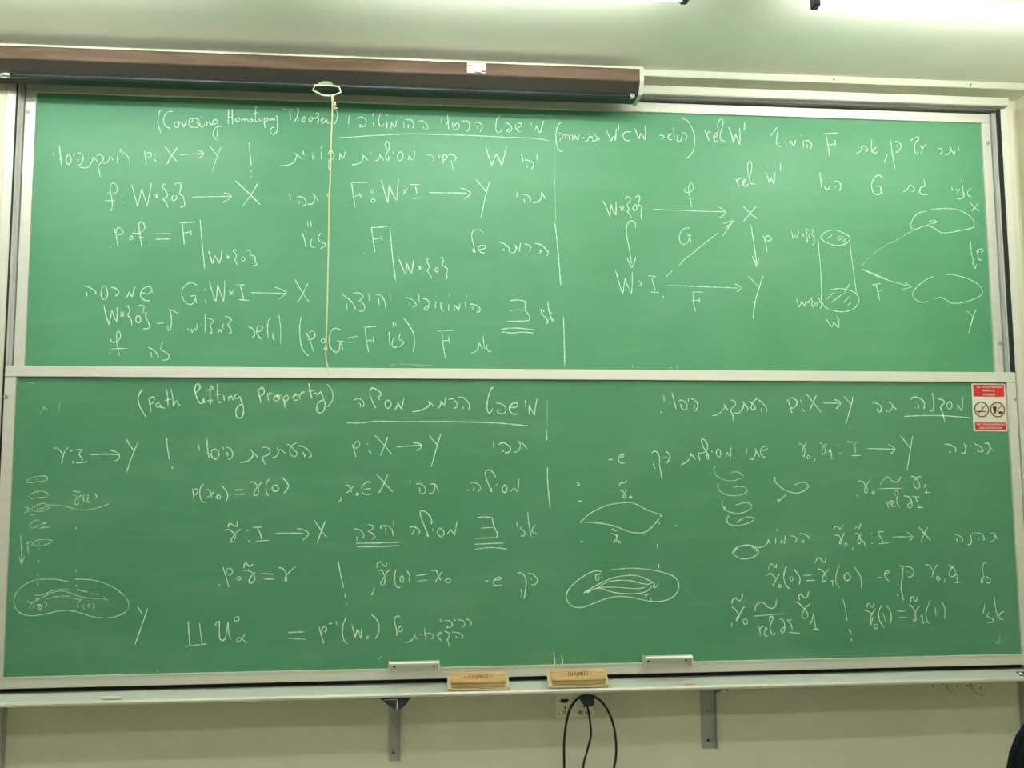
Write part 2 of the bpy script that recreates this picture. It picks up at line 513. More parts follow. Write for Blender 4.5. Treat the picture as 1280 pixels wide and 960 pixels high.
CHALK_UPPER = [
    ("chalk_line", "66,1983 67,1982;72,2035 75,2021;94,2066 99,2022 107,1979;96,2010 102,2012;130,2030 122,2015 123,1996 133,1988 141,2003 138,2021 130,2030;155,2036 149,2024;163,2036 179,2035 187,2017 183,1996 165,1981;170,2013 167,2002;176,1978 196,1976 211,1982 220,1997 227,2023 235,2014 243,2002;238,2026 252,2032 264,2023 265,2011 255,1996 246,1989;244,1985 250,1969 257,1940;265,1996 276,1998 286,2009 289,2027;287,2028 297,2020 305,2010;322,2031 320,2016 322,1999;333,2060 329,2046 341,2044 357,2032 367,2013 368,1995;423,2055 429,2028 434,1995;434,2046 447,2047 453,2037 445,2026 437,2026;466,2043 466,2036;465,2020 474,2007;505,2075 527,2043 553,2014;555,2072 533,2039 515,2000;564,2040 612,2045 656,2051;637,2060 651,2057 658,2047 648,2036 640,2027;682,2081 697,2061 713,2043;727,2079 711,2036 693,1970"),
    ("chalk_line", "960,2005 988,2008 1012,2017 1026,2034 1030,2051;1021,2062 1038,2049 1054,2037;1054,2073 1061,2053;1092,2064 1097,2035;1100,2074 1101,2038;1133,2099 1128,2082;1129,2069 1131,2038;1157,2063 1167,2072 1180,2062 1180,2045 1172,2040;1162,2040 1160,2015 1163,1993;1206,2067 1204,2036;1206,2063 1216,2045 1221,2048 1228,2074;1255,2019 1276,2022 1294,2033 1300,2053 1297,2060 1308,2053 1319,2039;1331,2075 1333,2065;1351,2038 1364,2044 1370,2059 1367,2068;1370,2061 1380,2051 1385,2039;1396,2087 1392,2111 1400,2123 1408,2109 1404,2085 1394,2066 1396,2047 1405,2041 1406,2060;1423,2082 1425,2066;1452,2080 1442,2065 1444,2046 1454,2042 1464,2055 1462,2074 1452,2080;1491,2066 1485,2044;1491,2062 1501,2045 1510,2054 1513,2085;1565,2069 1582,2067 1596,2055 1588,2043;1612,2076 1615,2056;1626,2066 1627,2054 1636,2050 1649,2062 1640,2073 1630,2066 1628,2047 1632,2033;1651,2073 1672,2072 1684,2061 1680,2047;1665,2048 1669,2024 1672,2004"),
    ("chalk_line", "1808,2114 1820,2072 1834,2031 1845,2064 1854,2083 1864,2060 1876,2032 1887,2078 1897,2122;1964,2074 1965,2045;1958,2082 1959,2076;1971,2059 1990,2057 2008,2047 2007,2029 1999,2021;1981,2038 1983,2024;2025,2089 2024,2059"),
    ("chalk_line", "2867,1959 2870,1958;2873,2006 2874,2003;2882,2002 2889,1983 2896,1967;2884,1987 2896,2002 2908,2006;2913,1985 2927,1993 2925,2002 2915,1993 2915,1973 2926,1970 2936,1980;2940,2011 2935,2046 2938,2073 2947,2082 2955,2067 2950,2033 2942,2007 2946,1982 2967,1981;3015,2034 3024,2009 3031,1988 3038,2011 3042,2000 3050,1982 3053,2010 3056,2035;3082,2078 3081,2040"),
    ("chalk_line", "3256,2041 3259,2009 3261,1971;3275,1979 3278,1965 3293,1969 3301,1979;3302,1999 3305,1997;3318,2001 3338,2002 3349,1984 3342,1960;3321,1978 3323,1973"),
    ("chalk_line", "3541,2022 3522,2034 3500,2021 3487,1990 3494,1957 3512,1948 3529,1958 3526,1985;3503,1985 3528,1986;3526,1985 3535,1950;3630,1962 3648,1973 3661,1992 3677,1986 3683,1971 3668,1963;3727,2022 3729,1993 3711,1984 3705,1965 3716,1953 3742,1954"),
    ("chalk_line", "3852,1988 3857,1974;3870,1980 3881,1971;3890,1982 3877,1963;3871,1941 3888,1938 3906,1950 3904,1970;3900,2027 3904,1982 3909,1950;3941,1988 3925,1971 3927,1954 3941,1951"),
    ("chalk_line", "838,2102 843,2056 849,2005;848,1984 851,1977;850,1957 852,1954"),
    ("chalk_heading", "460,2151 462,2149;482,2228 475,2201 474,2171 481,2146 488,2130;534,2222 512,2219 499,2201 496,2178 506,2158 524,2150;545,2180 538,2169 544,2155 554,2157 557,2172 549,2180 565,2176;567,2179 577,2157 589,2185;597,2175 612,2186 608,2197 598,2188 598,2167 609,2157 621,2161;620,2193 632,2195 634,2187 626,2178 635,2172 631,2159 621,2157;640,2183 641,2164 653,2160 660,2173;643,2203 645,2201;664,2188 669,2167;666,2177 678,2184 685,2170 692,2176;708,2193 696,2191 690,2178 698,2170 709,2185;710,2191 712,2158 710,2120;726,2166 708,2163 697,2149 694,2130 702,2114 711,2107;753,2237 753,2206 753,2176;767,2240 769,2206 770,2176;753,2203 769,2206;787,2202 780,2194 788,2186 800,2194 795,2203 787,2202;806,2197 810,2184;806,2195 816,2201 820,2189;820,2195 828,2202 834,2189;842,2200 838,2191 846,2187 852,2196 842,2201;863,2256 861,2226 862,2194 872,2190;847,2221 871,2229;876,2203 877,2194 886,2195 890,2206;896,2206 898,2185 901,2164;896,2200 908,2208 911,2197 900,2191;916,2202 923,2195 930,2208 933,2199 942,2201;946,2220 951,2186 949,2152 937,2137 924,2145 925,2162 939,2170;972,2247 996,2244 1018,2246;1000,2239 1001,2222 1003,2201;1027,2249 1035,2251 1031,2223 1021,2195 1027,2210 1033,2213 1035,2198;1045,2204 1058,2207 1062,2216 1053,2215 1048,2202 1054,2196 1064,2201;1090,2217 1080,2212 1078,2201 1088,2199 1094,2212 1108,2211;1105,2233 1118,2232 1114,2220 1108,2217 1117,2207 1111,2191;1127,2203 1139,2210 1135,2216 1127,2207 1131,2192 1141,2196;1141,2195 1149,2210 1155,2191 1161,2200 1166,2187;1179,2256 1190,2246 1194,2229 1190,2207 1180,2187;1243,2228 1240,2209 1239,2189;1272,2214 1288,2223 1307,2217 1312,2202 1305,2185 1287,2179 1283,2188 1297,2191;1343,2243 1337,2228;1339,2202 1344,2180;1370,2243 1364,2221 1364,2200 1371,2185 1381,2190 1383,2200;1397,2203 1398,2182;1397,2234 1398,2232;1393,2209 1397,2177;1397,2236 1398,2234;1416,2206 1414,2176;1416,2206 1426,2186 1433,2189 1437,2214;1466,2209 1468,2181;1456,2229 1458,2227;1474,2216 1490,2219 1503,2213 1508,2198 1503,2181;1486,2197 1484,2181;1524,2211 1540,2216 1557,2206 1566,2191 1563,2173;1546,2191 1552,2179;1621,2227 1626,2203;1648,2248 1651,2215 1653,2182;1642,2201 1649,2212;1671,2212 1669,2197 1678,2182 1690,2184 1699,2200 1690,2212 1680,2203 1683,2194;1707,2222 1712,2212;1718,2224 1715,2217;1722,2220 1734,2218 1742,2203 1736,2181 1724,2177;1762,2215 1780,2215 1794,2201 1785,2174;1774,2198 1776,2188;1869,2249 1858,2237 1852,2215 1852,2185 1860,2172 1873,2181 1874,2191;1891,2217 1907,2213 1918,2198 1915,2183 1900,2178 1896,2186 1907,2193;1936,2214 1934,2199 1943,2184 1956,2180;1936,2193 1951,2202 1960,2212 1956,2218 1942,2216;1999,2225 2004,2206;2024,2211 2018,2192;2024,2210 2032,2186 2040,2180 2049,2213 2054,2232;2082,2267 2081,2244"),
    ("chalk_underline", "1202,2132 1262,2137 1324,2144 1402,2150;1402,2150 1501,2158 1634,2158 1759,2158 1902,2155;1894,2155 1953,2155 2004,2155 2046,2151 2078,2145"),
    ("chalk_line", "2130,2229 2117,2217 2108,2189 2106,2154 2110,2123 2120,2104 2136,2100;2117,2180 2128,2178 2134,2166 2127,2157 2121,2156;2123,2150 2125,2145;2138,2174 2147,2172 2148,2156;2153,2173 2162,2169 2164,2150;2169,2175 2177,2169 2176,2151;2185,2176 2185,2151;2187,2174 2198,2151 2207,2177;2215,2162 2229,2163;2232,2146 2243,2154 2247,2169 2260,2167 2264,2149;2245,2180 2254,2176;2260,2148 2273,2150 2282,2161 2275,2176 2269,2185;2280,2170 2295,2154;2322,2201 2333,2174 2342,2151 2351,2172 2357,2170 2361,2154 2365,2206;2375,2224 2376,2201;2428,2195 2405,2194 2394,2180 2398,2163 2411,2156 2425,2158;2446,2210 2455,2186 2462,2164 2470,2190 2476,2185 2488,2162 2492,2192 2490,2224;2551,2183 2565,2185 2573,2177 2559,2167;2589,2181 2605,2190 2601,2195 2589,2178 2596,2164 2607,2167;2614,2221 2615,2191 2616,2162;2631,2187 2628,2165 2637,2159 2644,2164;2648,2179 2646,2160;2651,2199 2666,2195 2671,2180 2663,2165;2649,2263 2674,2253 2693,2225 2705,2185 2704,2145 2693,2110 2667,2084;2749,2214 2760,2191 2769,2164;2760,2193 2767,2204 2779,2207;2787,2180 2804,2190 2807,2201 2798,2200 2789,2183 2795,2165 2807,2166;2812,2209 2808,2242 2822,2266 2833,2256 2828,2225 2818,2193 2822,2170 2840,2167;2858,2229 2869,2195 2876,2159 2886,2198 2893,2184 2903,2153 2906,2187 2905,2228;2929,2255 2925,2216"),
    ("chalk_line", "3074,2237 3041,2195;3076,2218 3070,2192 3067,2170 3074,2149 3092,2153;3104,2210 3105,2208;3107,2178 3112,2150;3127,2179 3129,2153;3130,2177 3145,2153 3154,2182;3177,2203 3179,2201;3187,2183 3188,2150;3194,2180 3213,2179 3225,2163 3216,2140;3205,2163 3205,2146;3274,2212 3309,2216 3348,2219;3290,2212 3298,2163 3302,2114;3290,2164 3301,2164 3332,2170;3331,2189 3332,2158;3425,2130 3443,2140 3453,2165 3469,2162 3476,2147 3465,2137;3497,2195 3495,2163 3496,2134;3517,2160 3505,2151 3502,2137 3511,2131 3519,2139;3566,2129 3549,2092;3583,2195 3589,2129 3597,2064;3603,2188 3623,2185 3629,2167 3618,2145 3604,2140;3610,2172 3614,2162;3674,2192 3687,2203 3707,2213 3713,2204 3696,2184 3692,2162 3694,2138 3704,2135 3708,2147;3717,2174 3726,2160;3746,2181 3729,2162 3721,2137;3797,2162 3815,2163 3819,2148 3803,2135;3831,2134 3849,2142 3859,2161 3852,2172;3859,2160 3874,2135 3877,2157;3895,2179 3896,2152"),
    ("chalk_formula", "287,1876 306,1872 322,1881 322,1901 312,1915 302,1914 295,1904 299,1877 306,1842 306,1817 302,1802;279,1843 318,1844;346,1868 347,1866;352,1838 354,1837;379,1912 393,1866 405,1822 413,1862 419,1895 430,1863 442,1824 450,1876 456,1921;471,1873 486,1859;483,1875 475,1859;513,1914 505,1918 498,1907 512,1890 521,1871 513,1860 502,1854 514,1845 524,1821;546,1872 537,1861 542,1850 552,1853 558,1864 552,1871;547,1917 563,1924 572,1916 570,1892 568,1877 581,1870 587,1849 588,1830 572,1822;617,1866 691,1870 772,1873;744,1888 761,1883 773,1873 757,1858 737,1846;786,1939 835,1894 889,1840;877,1931 852,1884 818,1833"),
    ("chalk_formula", "1006,1892 1007,1867;1004,1891 1008,1859;1035,1877 1053,1878 1070,1863 1069,1843 1060,1842;1044,1861 1045,1848;1077,1848 1096,1849 1104,1864 1104,1886 1096,1891;1107,1883 1121,1862"),
    ("chalk_formula", "304,1656 307,1654;317,1732 326,1698 336,1656;325,1706 327,1728 339,1733 352,1722 348,1709 329,1703;384,1701 376,1691 383,1684 391,1691 388,1700 382,1701;389,1714 410,1712 430,1723 436,1741 427,1757 417,1759 413,1747 418,1708 428,1653;411,1694 436,1695;477,1712 542,1714;480,1689 536,1692;572,1758 637,1764;582,1755 587,1712 592,1670;583,1716 617,1723;615,1729 618,1709;651,1775 661,1683 674,1573;688,1646 697,1615 705,1594 712,1628 722,1612 731,1595 738,1620 741,1650;758,1628 771,1615;768,1629 761,1614;798,1648 791,1654 784,1647 797,1632 796,1619 791,1613 798,1600 802,1592;825,1625 818,1615 824,1605 832,1614 825,1625;838,1649 847,1653 853,1644 853,1633 871,1625 872,1610 880,1591 862,1586"),
    ("chalk_formula", "1078,1776 1082,1753;1090,1778 1094,1754;1059,1726 1067,1700 1075,1668;1098,1705 1092,1687 1096,1672 1111,1666;1132,1728 1123,1712 1127,1694 1148,1686 1153,1675 1132,1664"),
    ("chalk_formula", "1227,1844 1229,1842;1254,1942 1319,1946;1255,1940 1262,1887 1270,1837;1266,1885 1291,1893;1288,1899 1294,1879;1340,1916 1333,1907 1338,1900 1347,1909 1340,1916;1343,1878 1333,1869 1342,1862 1352,1870 1343,1878;1375,1958 1389,1908 1404,1860 1407,1908 1409,1937 1421,1904 1440,1870 1443,1918 1446,1966;1465,1897 1482,1925;1467,1920 1476,1905;1492,1941 1534,1942;1516,1937 1523,1899;1504,1883 1541,1885;1573,1909 1644,1909 1717,1910;1651,1911 1729,1910;1702,1931 1724,1926 1746,1913 1733,1894 1716,1886;1767,1970 1790,1942 1809,1918;1826,1970 1807,1901 1788,1807"),
    ("chalk_formula", "1940,1924 1938,1899;1961,1912 1977,1909 1995,1896 1994,1879;1969,1891 1970,1874;2003,1879 2025,1878 2039,1895 2043,1922;2043,1920 2060,1892"),
    ("chalk_formula", "1307,1650 1309,1649;1334,1755 1399,1760;1337,1753 1344,1705 1352,1655;1344,1707 1377,1713;1376,1721 1380,1703;1412,1762 1423,1643 1437,1533;1450,1625 1464,1592 1478,1561 1483,1609 1492,1583 1503,1567 1509,1624;1528,1600 1542,1584;1540,1598 1531,1583;1574,1627 1568,1632 1565,1618 1575,1594 1566,1581 1575,1566 1584,1547;1600,1592 1598,1580 1607,1573 1611,1585 1602,1594;1618,1633 1628,1637 1632,1623 1628,1604 1649,1588 1646,1569 1648,1548 1637,1547"),
    ("chalk_formula", "1799,1743 1780,1755 1759,1752 1749,1735 1754,1700 1764,1659;1763,1678 1753,1672 1756,1661 1765,1662;1793,1657 1780,1668 1778,1683 1793,1690 1807,1687 1802,1677 1782,1672;1789,1657 1802,1659;1863,1706 1884,1698 1904,1681 1906,1660;1882,1679 1882,1667;1912,1660 1928,1664 1934,1686;1928,1695 1947,1667 1952,1704;1969,1700 1989,1694 1995,1683 1988,1663;2011,1703 2041,1695 2069,1664 2060,1651;2028,1675 2041,1671 2031,1661"),
    ("chalk_divider", "2096,1798 2105,1720 2117,1568;2115,1583 2120,1524"),
    ("chalk_divider", "2129,1395 2131,1309 2132,1186"),
    ("chalk_diagram", "2302,1893 2320,1856 2332,1824 2336,1878 2347,1848 2358,1830 2359,1889;2373,1868 2395,1851;2392,1870 2377,1850;2401,1900 2404,1911 2415,1911 2421,1897 2406,1875 2416,1858 2405,1849 2416,1837 2423,1822;2440,1878 2431,1865 2435,1850 2446,1857 2447,1874 2440,1878;2443,1911 2454,1918 2462,1907 2455,1881 2472,1870 2466,1859 2466,1816;2654,1951 2660,1938 2680,1938 2694,1954 2693,1972 2683,1976 2674,1962 2675,1938 2681,1904 2684,1873;2664,1911 2693,1912;2519,1860 2599,1858 2669,1858;2440,1776 2440,1798 2426,1808 2411,1800 2402,1780 2401,1750 2409,1703 2419,1639;2676,1781 2658,1782 2638,1768 2628,1742 2633,1718 2648,1711 2665,1721 2673,1747;2660,1749 2681,1752;2673,1749 2679,1717;2797,1762 2761,1736 2717,1700 2686,1674 2646,1645;2418,1639 2423,1622;2402,1649 2411,1626 2422,1607 2433,1631 2439,1654;2352,1595 2366,1540 2381,1493 2387,1532 2392,1562 2402,1528 2418,1494 2422,1541 2423,1588;2448,1554 2466,1530;2467,1548 2453,1529;2490,1574 2524,1570;2515,1566 2507,1559 2513,1538 2519,1508;2497,1504 2536,1502;2596,1599 2567,1569;2708,1696 2682,1670 2655,1652 2623,1618;2565,1531 2657,1532 2799,1527;2679,1506 2727,1507;2682,1504 2682,1472 2685,1447 2691,1422;2674,1471 2707,1470;2709,1483 2708,1462;2553,1488 2554,1479;2669,1857 2745,1856 2827,1856;2799,1879 2822,1865 2834,1853 2821,1839 2805,1829;2910,1883 2942,1851 2973,1827;2968,1884 2944,1855 2910,1815;2822,1804 2847,1813 2869,1818 2851,1803 2829,1786;2858,1807 2838,1780 2818,1751;2798,1764 2799,1762;2942,1803 2949,1748 2956,1691 2962,1642;2945,1665 2962,1627 2973,1659;2996,1757 3004,1723 3011,1686;3002,1727 3004,1746 3016,1755 3031,1744 3027,1735 3012,1732;2955,1701 2960,1657 2961,1616;2943,1666 2960,1618 2974,1661;2923,1578 2944,1558 2970,1528;2989,1582 2969,1528 2949,1463 2939,1395;2661,1532 2790,1529 2877,1526;2865,1544 2882,1535 2889,1526 2881,1516 2870,1510"),
    ("chalk_diagram", "3120,1777 3123,1762 3126,1745 3136,1762 3144,1747 3153,1778;3164,1765 3175,1755;3175,1767 3164,1754;3193,1789 3183,1784 3189,1769 3183,1759 3190,1749 3188,1729;3195,1763 3200,1748;3207,1781 3216,1788 3214,1774 3210,1766 3220,1753 3218,1725 3210,1717;3247,1753 3270,1776 3307,1787 3338,1780 3365,1767 3380,1753 3372,1737 3346,1722 3313,1719 3274,1731 3247,1749;3278,1747 3302,1767;3319,1748 3340,1763;3328,1741 3354,1761;3341,1732 3365,1753;3355,1733 3364,1742;3237,1753 3239,1693 3243,1617 3243,1508;3378,1739 3383,1668 3391,1592 3398,1513;3251,1508 3242,1497 3244,1470 3263,1446 3301,1433 3340,1431 3379,1442 3402,1464 3408,1489 3393,1513 3360,1526 3322,1531 3283,1525;3260,1481 3300,1515;3286,1471 3337,1508;3343,1509 3370,1553;3339,1470 3368,1498;3360,1461 3375,1472;3132,1485 3139,1453 3144,1452 3154,1474 3166,1452 3173,1477;3177,1475 3189,1465;3189,1478 3178,1464;3203,1491 3195,1486 3202,1472 3198,1464 3205,1445;3214,1469 3211,1456 3220,1454 3222,1467 3214,1469;3223,1485 3232,1489 3234,1475 3241,1465 3240,1446 3233,1448;3258,1400 3271,1379 3284,1365 3291,1387 3312,1360 3315,1390 3308,1412"),
    ("chalk_diagram", "3428,1617 3481,1598 3541,1573;3470,1549 3510,1556;3487,1550 3495,1523 3501,1482;3489,1522 3510,1525;3665,1798 3658,1807 3659,1825 3675,1853 3702,1873 3733,1879;3741,1835 3767,1839 3774,1830 3756,1824;3751,1886 3806,1893 3868,1890 3913,1873 3941,1851 3948,1831 3941,1811 3883,1796 3821,1785 3795,1785 3770,1800 3750,1810 3725,1814 3672,1795;3934,1923 3956,1899 3974,1885;3972,1920 3940,1885;3926,1753 3928,1698 3937,1648;3927,1658 3943,1627 3947,1648;3953,1713 3957,1689 3961,1669 3974,1668;3958,1701 3964,1714 3977,1716 3984,1709 3971,1699;3430,1617 3518,1578 3641,1545;3616,1563 3648,1542 3602,1531;3752,1592 3720,1579 3680,1551 3654,1522 3651,1504 3667,1485 3693,1476 3717,1481;3749,1492 3778,1499 3802,1487 3820,1476 3854,1474 3903,1485 3953,1506 3969,1527 3956,1553 3918,1578 3870,1593 3832,1600 3805,1598;3891,1443 3919,1415;3935,1448 3919,1414 3895,1344"),
    ("chalk_line", "206,1497 227,1491 246,1480 256,1471 253,1462;220,1471 223,1453;287,1496 279,1488 276,1459 284,1443 294,1443 301,1460 296,1488 287,1496;313,1491 329,1488 343,1474 339,1462 330,1456;370,1449 380,1461 383,1475 395,1453 401,1477 405,1494;472,1470 469,1488 459,1496 438,1488 429,1470 430,1453 446,1440 465,1440;435,1472 453,1466 470,1478"),
    ("chalk_line", "646,1504 628,1514 607,1509 590,1488 589,1460 601,1436 619,1426 634,1432 641,1452;622,1460 643,1463;641,1463 646,1430;679,1492 676,1483;679,1447 683,1431;694,1522 705,1482 722,1438 725,1482 727,1509 737,1478 752,1439 754,1482 754,1525;772,1483 790,1467;790,1483 774,1466;798,1508 833,1509;815,1506 823,1479 830,1451;808,1449 853,1445;859,1478 926,1477 995,1476;952,1501 981,1492 999,1480 985,1465 970,1453;1032,1534 1061,1483 1091,1441;1084,1519 1065,1479 1044,1440"),
    ("chalk_line", "1221,1476 1245,1459 1266,1438 1276,1414;1239,1440 1242,1413;1267,1482 1289,1483 1307,1468 1290,1449 1308,1437 1313,1420 1306,1407 1290,1409;1329,1482 1331,1450;1356,1476 1378,1473 1392,1452 1398,1421;1368,1467 1372,1430;1414,1484 1416,1452;1475,1467 1496,1462 1516,1448 1522,1431 1506,1427;1494,1443 1496,1431;1532,1479 1533,1446;1547,1463 1565,1459 1573,1445 1569,1422 1559,1413 1554,1421 1563,1434 1569,1428;1602,1474 1604,1472;1602,1453 1599,1423;1623,1451 1622,1429 1629,1414 1637,1414;1659,1483 1657,1473;1655,1441 1653,1412;1676,1438 1678,1413;1676,1438 1686,1429 1694,1415 1702,1446;1727,1477 1729,1474;1723,1455 1724,1428;1741,1443 1766,1439 1782,1426 1781,1411 1766,1410;1752,1432 1754,1418"),
    ("chalk_line", "1907,1459 1940,1462 1969,1458;1970,1458 1971,1421 1987,1396 1987,1379 1969,1375 1896,1373;1907,1418 1940,1421 1971,1418;1869,1339 1914,1345 1964,1343 2012,1337;1873,1328 1914,1324 1956,1328 2004,1325;2036,1426 2038,1405 2056,1388 2064,1371 2056,1364;2048,1422 2046,1413;2064,1460 2069,1418 2083,1370;2081,1414 2073,1401 2089,1376"),
    ("chalk_line", "288,1419 298,1379 311,1341 317,1380 320,1400 331,1368 340,1352 340,1384 339,1411;352,1393 367,1374;366,1392 354,1374;385,1419 381,1414 389,1398 382,1380 394,1364 399,1335;415,1377 414,1357 424,1348 431,1357 428,1375 417,1377;421,1418 435,1421 443,1413 438,1393 455,1389 450,1377 466,1341 465,1329 442,1325;493,1347 522,1351;575,1390 551,1402 544,1403 548,1382 551,1354 548,1322 540,1322 536,1338 547,1338;598,1323 601,1322;614,1329 619,1318;627,1331 632,1311 641,1331 649,1319 650,1351;666,1347 669,1345;681,1389 682,1348 682,1314;690,1370 704,1368 718,1358 701,1344 707,1328 709,1308 701,1315;732,1310 738,1328 746,1314 753,1350;759,1380 774,1375 786,1363 771,1346 783,1328 784,1314 774,1310;852,1339 865,1333 876,1317 874,1301 866,1293;885,1317 897,1321 907,1334 901,1344 887,1338 884,1317 892,1301 903,1288;938,1376 928,1358 927,1326 931,1291;949,1316 948,1298 955,1284;971,1387 978,1335 979,1270;1060,1382 1054,1344 1056,1295 1066,1250 1091,1222;1079,1317 1096,1287 1109,1240;1084,1289 1107,1293 1116,1305 1109,1322 1099,1326 1093,1315;1148,1294 1140,1285 1145,1277 1153,1279 1154,1289 1148,1294;1217,1329 1196,1336 1181,1327 1172,1300 1175,1263 1192,1241 1206,1240 1213,1251 1215,1278;1203,1284 1228,1283;1220,1280 1227,1245;1244,1296 1285,1304;1247,1279 1280,1281;1309,1341 1360,1345;1315,1338 1321,1289 1330,1238;1319,1287 1351,1289;1349,1306 1351,1278;1412,1324 1414,1294 1416,1267;1434,1300 1425,1282 1426,1265 1436,1259 1444,1264;1458,1319 1450,1294 1466,1286 1472,1278 1452,1261;1427,1364 1430,1342;1436,1364 1441,1346;1470,1381 1494,1350 1511,1316 1515,1279 1509,1242;1610,1329 1678,1333;1626,1327 1631,1276 1640,1218;1628,1288 1657,1292;1654,1309 1657,1276;1746,1239 1764,1246 1776,1264 1778,1283;1780,1281 1792,1256;1795,1312 1797,1285 1801,1254;1807,1267 1817,1248 1829,1246;1815,1273 1807,1267"),
    ("chalk_line", "316,1230 317,1222;318,1285 324,1271 344,1274 356,1292 354,1308 347,1316 341,1304 344,1264 355,1218;323,1244 383,1247;465,1251 483,1243 498,1227 505,1209;475,1233 479,1211;518,1271 513,1245 537,1229 546,1217 538,1203 517,1200"),
    ("chalk_smudge", "3560,1733 3609,1759 3657,1787 3709,1809 3754,1827;3558,1736 3500,1700 3458,1665 3426,1630"),
    ("chalk_smudge", "2099,2236 2098,2062 2100,1890 2102,1800"),
    ("chalk_smudge", "1412,1185 1450,1192 1521,1189 1603,1186"),
    ("chalk_smudge", "2415,1196 2421,1182;2438,1189 2445,1182"),
    ("chalk_smudge", "2577,1187 2587,1180;2605,1197 2608,1180"),
]
